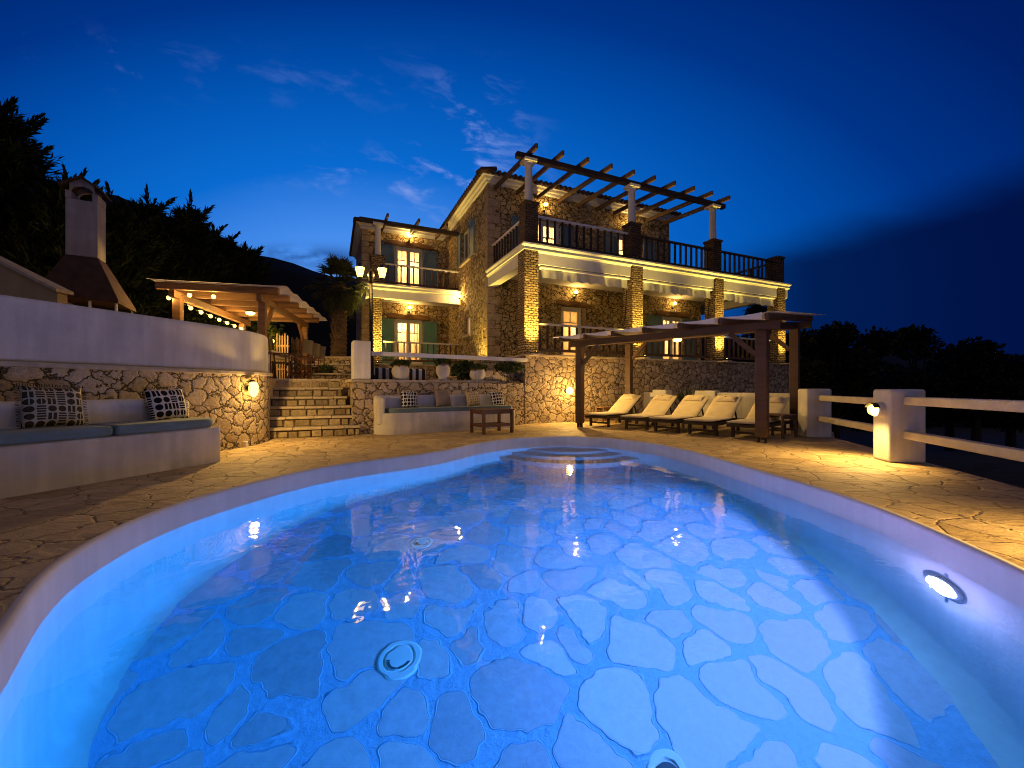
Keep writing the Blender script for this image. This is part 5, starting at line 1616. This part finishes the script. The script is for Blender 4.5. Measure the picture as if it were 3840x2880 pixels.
# ------------------------------------------------------------------ sunbed pergola
PB = np.array((.688, -.726)); PS = np.array((.726, .687)); PA = np.array((1.74, 10.5))
def G(t, s, z=0.0): return (PA[0]+PB[0]*t+PS[0]*s, PA[1]+PB[1]*t+PS[1]*s, z)
gang = math.atan2(PB[1], PB[0])
sp = thing('sunbed_pergola', 'dark timber pergola with white canvas strips above the sunbeds', 'pergola', G(2, 1.1), gang)
TL = 4.13; SD = 2.38; SL = .105        # roof rises to the back
def zr(s): return 2.06+SL*s
for t_, s_, w_ in ((0, 0, .17), (TL, 0, .19), (TL, SD, .17), (0, SD, .17)):
    mb = MB().box(-w_/2, w_/2, -w_/2, w_/2, .1, zr(s_)-.001).xf(Matrix.Translation(G(t_, s_)) @ Matrix.Rotation(gang, 4, 'Z'))
    po = mb.build('post', M['wood_dark'], sp, world=True, bevel=.012)
    MB().box(-w_/2+.03, -w_/2+.045, -.05, .05, 0, .13).xf(Matrix.Translation(G(t_, s_)) @ Matrix.Rotation(gang, 4, 'Z')).build('foot_bracket', M['metal'], po, world=True)
    MB().box(w_/2-.045, w_/2-.03, -.05, .05, 0, .13).xf(Matrix.Translation(G(t_, s_)) @ Matrix.Rotation(gang, 4, 'Z')).build('foot_bracket', M['metal'], po, world=True)
for s_ in (0, SD):
    MB().bar(G(-.3, s_, zr(s_)+.075), G(TL+.3, s_, zr(s_)+.075), .12, .15).build('main_beam', M['wood_dark'], sp, world=True, bevel=.012)
NR = 7
for k in range(NR):
    t_ = -.22+(TL+.44)*k/(NR-1)
    MB().bar(G(t_, -.55, zr(-.55)+.215), G(t_, SD+.4, zr(SD+.4)+.215), .09, .13).build('rafter', M['wood_dark'], sp, world=True, bevel=.035, seg=3)
MB().bar(G(0, SD*.5, zr(SD*.5)+.075), G(TL, SD*.5, zr(SD*.5)+.075), .08, .13).build('middle_beam', M['wood_dark'], sp, world=True)
v = []; f = []; n1, n2 = 8, 60
for j in range(n2+1):
    for i in range(n1+1):
        t_ = -.45+(TL+.95)*j/n2; s_ = -.66+(SD+1.2)*i/n1
        ph = ((t_+.22)/((TL+.44)/(NR-1))) % 1.0
        sag = .075*math.sin(math.pi*ph)**1.2*(1 if -.22 < t_ < TL+.22 else .4)
        v.append(G(t_, s_, zr(s_)+.292-sag))
for j in range(n2):
    for i in range(n1):
        a = j*(n1+1)+i; f.append((a, a+1, a+n1+2, a+n1+1))
MB().add(v, f).build('canvas_roof', M['canvas'], sp, world=True, smooth=True)
for k in range(NR-1):
    mb = MB()
    ta = -.22+(TL+.44)*k/(NR-1)+.05; tb_ = -.22+(TL+.44)*(k+1)/(NR-1)-.05; n_ = 8
    for i in range(n_):
        t0_, t1_ = ta+(tb_-ta)*i/n_, ta+(tb_-ta)*(i+1)/n_
        h0, h1 = .015+.10*(i/n_)**1.2, .015+.10*((i+1)/n_)**1.2
        top = lambda t_: zr(-.655)+.292-.02*math.sin(math.pi*(t_-ta)/(tb_-ta))
        mb.add([G(t0_, -.657, top(t0_)), G(t1_, -.657, top(t1_)), G(t1_, -.645, top(t1_)-h1), G(t0_, -.645, top(t0_)-h0)], [(0,1,2,3)])
    mb.build('canvas_edge', M['canvas'], sp, world=True)
for (a_, b_) in ((G(.1, 0, zr(0)-.45), G(.55, 0, zr(0)-.01)), (G(TL-.1, 0, zr(0)-.45), G(TL-.55, 0, zr(0)-.01)), (G(TL, .1, zr(0)-.4), G(TL, .5, zr(.5)+.07)),
                 (G(.1, SD, zr(SD)-.45), G(.55, SD, zr(SD)-.01)), (G(TL-.1, SD, zr(SD)-.45), G(TL-.55, SD, zr(SD)-.01))):
    MB().bar(a_, b_, .06, .09).build('brace', M['wood_dark'], sp, world=True)
for t_ in (0, TL):
    MB().bar(G(t_, .07, zr(0)+.075), G(t_, SD-.07, zr(SD)+.075), .10, .14).build('side_beam', M['wood_dark'], sp, world=True)
cl = G(2.04, SD*.5-.08)
o = thing('ceiling_lamp', 'glowing dome lamp hanging under the sunbed pergola', 'ceiling lamp', (cl[0], cl[1], 2.205))
MB().lathe([(.10, 0), (.10, -.03), (.09, -.035)], n=18).build('lamp_base', M['metal'], o)
MB().lathe([(.098, -.036), (.10, -.055), (.075, -.09), (.02, -.105)], n=18).build('diffuser', M['glow_ceiling'], o, smooth=True); bulb(o, (0, 0, -.065), 100, .03, smooth=.25)

# ------------------------------------------------------------------ sunbeds
def sunbed():
    o = thing('sunbed', 'sunbed', 'sunbed')
    W = .60
    fr = MB()
    for s in (-1, 1): fr.box(0.02, 1.92, s*W/2-.025, s*W/2+.025, .22, .285)
    fr.box(.02, .06, -W/2+.026, W/2-.026, .225, .28); fr.box(1.88, 1.92, -W/2+.026, W/2-.026, .225, .28)
    for k in range(12): fr.box(.1+.09*k, .16+.09*k, -W/2+.026, W/2-.026, .262, .28)
    fr.build('frame', M['wood_black'], o, bevel=.004)
    for x in (.22, 1.62):
        for s in (-1, 1): MB().box(x-.03, x+.03, s*(W/2-.03)-.026, s*(W/2-.03)+.026, 0, .219).build('leg', M['wood_black'], o)
    MB().box(.20, .24, -W/2+.06, W/2-.06, .08, .12).build('stretcher', M['wood_black'], o)
    th = R(31.5); hx, hz = 1.12, .30; BL = .82
    d = np.array((math.cos(th), 0, math.sin(th))); nn = np.array((-math.sin(th), 0, math.cos(th)))
    e = np.array((hx, 0, hz))
    bf = MB()
    for s in (-1, 1): bf.bar(e+np.array((0, s*(W/2-.05), 0)), e+d*BL+np.array((0, s*(W/2-.05), 0)), .04, .05)
    for k in range(8): bf.bar(e+d*(.06+.1*k)+np.array((0, -W/2+.07, 0)), e+d*(.06+.1*k)+np.array((0, W/2-.07, 0)), .06, .016, up=tuple(nn))
    bf.build('back_frame', M['wood_black'], o)
    pr = MB()
    for s in (-1, 1): pr.bar(e+d*.55+np.array((0, s*.2, -.03)), (1.74, s*.2, .27), .03, .03)
    pr.build('prop', M['wood_black'], o)
    # mattress: flat part, hinge, raised back (one soft pad), slightly wavy
    xs = [(x, .31, 0) for x in np.linspace(-.03, 1.02, 16)]
    path = [np.array((x, 0, .325)) for x in np.linspace(-.03, 1.06, 18)] + [e+d*t+nn*.055 for t in np.linspace(.03, BL+.03, 14)]
    v = []; f = []; m = 10; T = .055
    for i, p in enumerate(path):
        nr = np.array((0, 0, 1.0)) if i < 18 else nn
        if i in (17, 18): nr = unit(np.array((0, 0, 1.0))+nn)
        ee = min(i, len(path)-1-i); tf = T*(.55 if ee == 0 else .9 if ee == 1 else 1)
        for k in range(m+1):
            s = -1+2*k/m; pf = (1-abs(s)**6)*.85+.15
            v.append(p+np.array((0, s*(W/2+.01), 0))+nr*(tf*.5*pf+.004*math.sin(i*1.7+k)))
        for k in range(m+1):
            s = 1-2*k/m; pf = (1-abs(s)**6)*.85+.15
            v.append(p+np.array((0, s*(W/2+.01), 0))-nr*(tf*.5*pf))
    L_ = 2*(m+1)
    for i in range(len(path)-1):
        for k in range(L_):
            a = i*L_+k; b = i*L_+(k+1) % L_
            f.append((a, a+L_, b+L_, b))
    f.append(tuple(range(L_))); f.append(tuple((len(path)-1)*L_+k for k in range(L_-1, -1, -1)))
    mt = MB().add(v, f).build('mattress', M['matt'], o, smooth=True)
    # strap pillow
    pc_ = e+d*(BL-.14)+nn*.115
    pm = pillow_mesh(.46, .23, .11)
    pm.xf(Matrix.Translation(pc_) @ Matrix(((0, d[0], nn[0], 0), (1, 0, 0, 0), (0, d[2], nn[2], 0), (0, 0, 0, 1))) @ Matrix(((1,0,0,0),(0,0,1,0),(0,1,0,0),(0,0,0,1))))
    pw = pm.build('pillow', M['matt'], o, smooth=True)
    lg = MB().ball((0, 0, 0), .014, 8, 6, .6); lg.xf(Matrix.Translation(pc_+nn*.058))
    lg.build('emblem', M['wood_black'], pw)
    return o
feet = [(2.28, 10.67), (3.0, 9.86), (3.52, 9.32), (4.06, 8.72), (4.68, 8.14)]
labs = ['sunbed with cream mattress at the far left end of the row, beside the small table', 'sunbed with cream mattress, second from the left under the pergola', 'sunbed with cream mattress in the middle of the row of five',
        'sunbed with cream mattress, second from the right under the pergola', 'sunbed with cream mattress behind the nearest pergola post, right end of the row']
sb0 = sunbed()
for i, (x, y) in enumerate(feet):
    o = sb0 if i == 0 else copy_tree(sb0)
    sa = math.atan2(PS[1], PS[0]) + R([0, 1.5, -1, 1, -1.5][i])
    d = np.array((math.cos(sa), math.sin(sa)))
    o.location = (x-d[0]*.22, y-d[1]*.22, 0); o.rotation_euler = (0, 0, sa)
    tag(o, labs[i], 'sunbed', 'sunbeds under the pergola')

def side_table(x, y, ang, h, w, label, mat):
    o = thing('side_table', label, 'table', (x, y, 0), ang, 'small wooden side tables')
    mb = MB()
    for k in range(5): mb.box(-w/2+w/5*k+.004, -w/2+w/5*(k+1)-.004, -w/2, w/2, h-.022, h)
    mb.build('table_top', M[mat], o)
    for sx in (-1, 1):
        for sy in (-1, 1): MB().bar((sx*(w/2-.04), sy*(w/2-.04), h-.023), (sx*(w/2-.02), sy*(w/2-.02), 0), .045, .045).build('leg', M[mat], o)
    for s in (-1, 1):
        MB().box(-w/2+.06, w/2-.06, s*(w/2-.04)-.012, s*(w/2-.04)+.012, h-.09, h-.023).build('apron', M[mat], o)
        MB().box(s*(w/2-.035)-.012, s*(w/2-.035)+.012, -w/2+.06, w/2-.06, h*.3, h*.3+.035).build('stretcher', M[mat], o)
side_table(2.72, 11.9, R(20), .45, .46, 'small brown side table between the stone wall and the first sunbed', 'wood_red')
side_table(5.42, 8.36, R(28), .47, .50, 'small dark side table at the right end of the sunbeds next to the white post', 'wood_dark')

# ------------------------------------------------------------------ low white wall behind the sunbeds
wl0 = np.array((6.72, 9.34)); 
def K(k, s, z=0): return (wl0[0]-.688*k+.726*s, wl0[1]+.726*k+.687*s, z)
lw2 = thing('low_white_wall', 'low white plastered wall behind the sunbeds', 'wall', K(1, 0), gang)
def wb(k0, k1, s0, s1, h, nm='wall_block'):
    MB().prism([K(k0, s0)[:2], K(k1, s0)[:2], K(k1, s1)[:2], K(k0, s1)[:2]], 0, h).build(nm, M['white'], lw2, world=True, bevel=.03, seg=3)
wb(-.3, 1.95, 0, .22, .88); wb(1.96, 2.5, -.08, .30, .93, 'pier'); wb(3.30, 3.72, -.08, .30, .95, 'pier'); wb(3.73, 4.05, 0, .22, .87)
agave('spiky_plant', 'dark spiky plant in the gap of the low white wall', K(2.95, .5, .35), .75, 44, 12)

# ------------------------------------------------------------------ white fence at the right
fa = math.atan2(FD[1], FD[0])
def fpost(c, wx, wy, h, ang, label):
    o = MB().box(-wx/2, wx/2, -wy/2, wy/2, 0, h).build('fence_post', M['white'], None, bevel=.035, seg=3)
    o.location = (*c, 0); o.rotation_euler = (0, 0, ang)
    tag(o, label, 'post', 'white plastered fence posts')
    return o
fp2 = fpost((5.285, 5.60), .43, .34, .985, R(-10), 'thick white plastered fence post carrying the round bulkhead lamp')
MB().box(-.02, .14, -.178, -.171, .40, .545).build('cover_plate', M['white'], fp2, bevel=.004)
fpost((6.17, 8.36), .46, .36, .985, R(-8), 'white plastered fence post beside the dark side table')

wf_ = thing('fence_rails', 'two white horizontal rails running from the lamp post block out of the photo at right', 'fence rail', (*fl(-1.5, -.05), 0), fa)
def frail(t0, t1, za, zb, par):
    MB().bar((*fl(t0, -.22), (za+zb)/2), (*fl(t1, -.22), (za+zb)/2), .12, zb-za).build('rail', M['rail_paint'], par, world=True, bevel=.015)
frail(-6.0, .12, .775, .885, wf_); frail(-6.0, .12, .325, .43, wf_)
wf2 = thing('fence_rails', 'two white horizontal rails between the two fence posts', 'fence rail', (*fl(1.5, -.05), 0), fa)
frail(.42, 3.0, .745, .855, wf2); frail(.42, 3.0, .335, .44, wf2)
def down_spot(o, watts):
    L = bpy.data.lights.new('bulb_light', 'SPOT'); L.energy = watts; L.color = (1.0, .60, .17); L.spot_size = R(150); L.spot_blend = .7; L.shadow_soft_size = .012; soft_near(L, .35)
    lo = bpy.data.objects.new('bulb_light', L); COL.objects.link(lo); lo.parent = o; lo.location = (-.165, 0, -.02)
    lo.rotation_euler = Vector((-.42, 0, -.91)).to_track_quat('-Z', 'Y').to_euler()
# next post of the same fence with its own lamp, just outside the photo
fpost((4.33, 1.95), .43, .34, .985, R(-10), 'white plastered fence post outside the right edge of the photo')
o = thing('bulkhead_lamp', 'round bulkhead lamp on the fence post outside the photo', 'wall lamp', (4.11, 1.96, .70), R(-10))
MB().lathe([(.105, 0), (.105, .07), (.09, .085), (.082, .085), (.08, .02), (.01, .02)], n=22).xf(Matrix.Rotation(R(-90), 4, 'Y')).build('wall_ring', M['cream'], o)
MB().lathe([(.079, .085), (.078, .11), (.06, .14), (.02, .155)], n=18).xf(Matrix.Rotation(R(-90), 4, 'Y')).build('lens', M['glow_bulkhead'], o, smooth=True); down_spot(o, 340)
# bulkhead lamp
lamp_p = Matrix.Translation((5.285, 5.60, 0)) @ Matrix.Rotation(R(-10), 4, 'Z') @ Vector((-.215, -.02, .70))
o = thing('bulkhead_lamp', 'round glowing bulkhead lamp on the left face of the thick fence post', 'wall lamp', tuple(lamp_p), R(-10))
MB().lathe([(.105, 0), (.105, .07), (.09, .085), (.082, .085), (.08, .02), (.01, .02)], n=22).xf(Matrix.Rotation(R(-90), 4, 'Y')).build('wall_ring', M['cream'], o)
lens = MB().lathe([(.079, .085), (.078, .11), (.06, .14), (.02, .155)], n=18).xf(Matrix.Rotation(R(-90), 4, 'Y')); lens.build('lens', M['glow_bulkhead'], o, smooth=True); bulb(o, (-.085, 0, 0), 9, .03); down_spot(o, 230)
hood = MB()
for k in range(10):
    a0, a1 = R(20)+R(140)*k/10, R(20)+R(140)*(k+1)/10
    q = [(0, .1*math.cos(a0), .1*math.sin(a0)), (0, .1*math.cos(a1), .1*math.sin(a1)), (-.15, .1*math.cos(a1), .1*math.sin(a1)), (-.15, .1*math.cos(a0), .1*math.sin(a0))]
    r_ = [(p[0], p[1]*.93, p[2]*.93) for p in q]
    hood.add(q+r_, [(0,1,2,3),(7,6,5,4),(3,2,6,7)])
hood.build('hood', M['metal'], o)

# ------------------------------------------------------------------ trees
def conifer(px, pytop, Y, zb, rad, n, seed, label):
    c = P(px, pytop, Y); h = c[2]-zb
    r = np.random.default_rng(seed)
    o = thing('conifer_tree', label, 'tree', (c[0], c[1], zb), 0, 'dark conifers behind the left terrace')
    MB().tube([(0, 0, 0), (.05, 0, h*.5), (0, .03, h*.97)], [.2, .12, .02], 8).build('trunk', M['bark'], o)
    V_ = []; F_ = []
    def tri(p, d, L, w):
        s = np.cross(d, r.normal(size=3)); s = s/np.linalg.norm(s)*w
        k = len(V_); V_.extend([p-s, p+d*L*.45+s*1.1, p+d*L]); F_.append((k, k+1, k+2))
    for b in range(n):
        t = r.random()**.85
        a = r.random()*6.283
        R_ = rad*(1-t)**.62*(.55+.75*r.random()**2.2) + .14
        z = h*(.06+.92*t)
        d0 = np.array((math.cos(a), math.sin(a), .25+.5*t))
        d0 /= np.linalg.norm(d0)
        p = np.array((0, 0, z-R_*.25)); m = 12
        for k in range(m):
            u_ = (k+1)/m
            q = p + d0*R_*u_ + np.array((0, 0, -.22*R_*u_*u_*(1-t)+.10*R_*u_**3))
            if u_ < .25: continue
            for e in range(4):
                dd = d0*(1.0) + r.normal(size=3)*.42 + np.array((0, 0, .15))
                dd /= np.linalg.norm(dd)
                tri(q+r.normal(size=3)*.05, dd, (.24+.26*r.random())*(1.15-.3*u_), .03)
    # pointed plumes standing out of the crown
    for b in range(int(n*.22)):
        t = .12+.86*r.random()**.7
        a = r.random()*6.283; R_ = rad*(1-t)**.7*.8
        p = np.array((R_*math.cos(a), R_*math.sin(a), h*t))
        d0 = np.array((math.cos(a)*.9, math.sin(a)*.9, .28+.75*t)); d0 /= np.linalg.norm(d0)
        L0_ = .35+.6*r.random()
        for k in range(16):
            u_ = (k+1)/16
            q = p+d0*L0_*u_+np.array((0, 0, .12*L0_*u_*u_))
            for e in range(5):
                dd = d0*1.0+r.normal(size=3)*.6*(1.2-u_); dd /= np.linalg.norm(dd)
                tri(q, dd, (.36-.18*u_)*(.7+.6*r.random()), .036)
    # dense inner mass
    for b in range(n*6):
        t = r.random(); a = r.random()*6.283; R_ = rad*(1-t)**.75*.56*math.sqrt(r.random())
        q = np.array((R_*math.cos(a), R_*math.sin(a), h*(.03+.9*t)))
        dd = r.normal(size=3); dd /= np.linalg.norm(dd)
        tri(q, dd, .55, .16)
    MB().add(V_, F_).build('crown', M['leaf_dark'], o)
cl_ = [(-60, 395, 11.0, 2.9, 420, 'tallest dark conifer at the far left, with a ragged tip'),
       (255, 720, 11.5, 1.9, 240, 'dark conifer directly behind the barbecue chimney'),
       (450, 805, 12.5, 1.7, 240, 'dark conifer just right of the barbecue chimney'),
       (560, 780, 14.0, 1.8, 240, 'dark conifer with a spiky top above the canvas of the dining pergola'),
       (708, 800, 15.0, 2.0, 260, 'dark conifer with a slanted pointed tip in the middle of the row'),
       (820, 905, 16.0, 1.7, 220, 'smaller dark conifer above the right half of the dining pergola'),
       (925, 945, 17.0, 1.7, 220, 'lowest dark conifer at the right end of the row, in front of the hill')]
for i, (px, py, Y, rad, n, lab) in enumerate(cl_): conifer(px, py, Y, .9, rad, n, 40+i, lab)
# hedge behind the dining pergola, lit by the bulbs
hd_ = thing('garden_hedge', 'green hedge behind the dining pergola lit by the string bulbs', 'hedge', (-9.2, 14.2, 1.19))
mb = MB()
for k in range(7):
    c = P(540+75*k, 1215, 13.9+.25*k)
    foliage(mb, 900, (c[0]+9.2, c[1]-14.2, 1.3), (.75, .55, 1.35), .17, seed=70+k)
mb.build('leaves', M['leaf_hedge'], hd_)
mb = MB()
for k in range(7):
    c = P(540+75*k, 1215, 13.9+.25*k); mb.tube([(c[0]+9.2, c[1]-14.2, 0), (c[0]+9.25, c[1]-14.2, 2.0)], [.05, .02], 6)
mb.build('stems', M['bark'], hd_)

def round_tree(px, pytop, Y, rad, seed, label, zb=-2.2):
    c = P(px, pytop, Y)
    o = thing('olive_tree', label, 'tree', (c[0], c[1], zb), 0, 'dark trees beyond the fence')
    h = c[2]-zb; r = np.random.default_rng(seed)
    mb = MB(); mb.tube([(0, 0, 0), (.08, .05, h*.35), (.02, 0, h*.6)], [.2, .14, .1], 8)
    cr = MB()
    for k in range(16):
        a = r.random()*6.283; rr = rad*.72*math.sqrt(r.random()); zz = h*(.28+.55*r.random())
        if k < 3: rr = rad*.3*r.random(); zz = h-.55-.25*r.random()
        q = (rr*math.cos(a), rr*math.sin(a), zz)
        mb.tube([(.02, 0, h*.3), (q[0]*.5, q[1]*.5, zz*.75), q], [.07, .04, .015], 5)
        s = .55+.35*r.random()
        foliage(cr, 360, q, (s*rad*.5, s*rad*.5, s*.6), .2, seed=seed*20+k)
    mb.build('trunk', M['bark_far'], o); cr.build('crown', M['leaf_olive'], o)
for i, (px, py, Y, rad, lab) in enumerate([
        (2985, 1228, 17.0, 1.7, 'dark tree just behind the right end of the sunbed pergola'),
        (3130, 1205, 17.5, 1.6, 'dark tree rising right of the sunbed pergola roof'),
        (3290, 1228, 18.5, 1.9, 'broad dark tree above the first fence post'),
        (3440, 1212, 19.5, 1.9, 'dark tree with the highest tip, above the bulkhead lamp post'),
        (3560, 1290, 21.0, 1.6, 'low dark tree in the dip of the tree line'),
        (3660, 1262, 20.0, 1.7, 'dark flat topped tree near the right edge'),
        (3790, 1322, 21.0, 1.9, 'low dark tree at the right edge of the photo'),
        (2835, 1140, 26.0, 1.6, 'dark treetop seen through the right end of the villa porch')]):
    round_tree(px, py, Y, rad, 5+i, lab)
# far dark tree belt on the right
mb = MB()
for k in range(16):
    c = P(2900+85*k, 1345, 34+2*(k % 3)); foliage(mb, 260, (c[0], c[1], -1.0), (2.6, 2.0, 2.6+.5*math.sin(k*1.7)), .8, seed=300+k)
o = mb.build('tree_belt', M['leaf_olive']); tag(o, 'dark band of trees beyond the field', 'trees', None, 'stuff')

# ------------------------------------------------------------------ render settings
sc.view_settings.view_transform = 'Standard'; sc.view_settings.look = 'None'; sc.view_settings.exposure = 0; sc.view_settings.gamma = 1
cy = sc.cycles
cy.use_denoising = True
try: cy.denoiser = 'OPENIMAGEDENOISE'
except Exception: pass
cy.max_bounces = 8; cy.diffuse_bounces = 4; cy.glossy_bounces = 3; cy.transmission_bounces = 6; cy.volume_bounces = 0; cy.transparent_max_bounces = 4
cy.caustics_reflective = False; cy.caustics_refractive = True
cy.sample_clamp_indirect = 4.0; cy.sample_clamp_direct = 0.0
cy.use_light_tree = True
cy.filter_width = 1.05
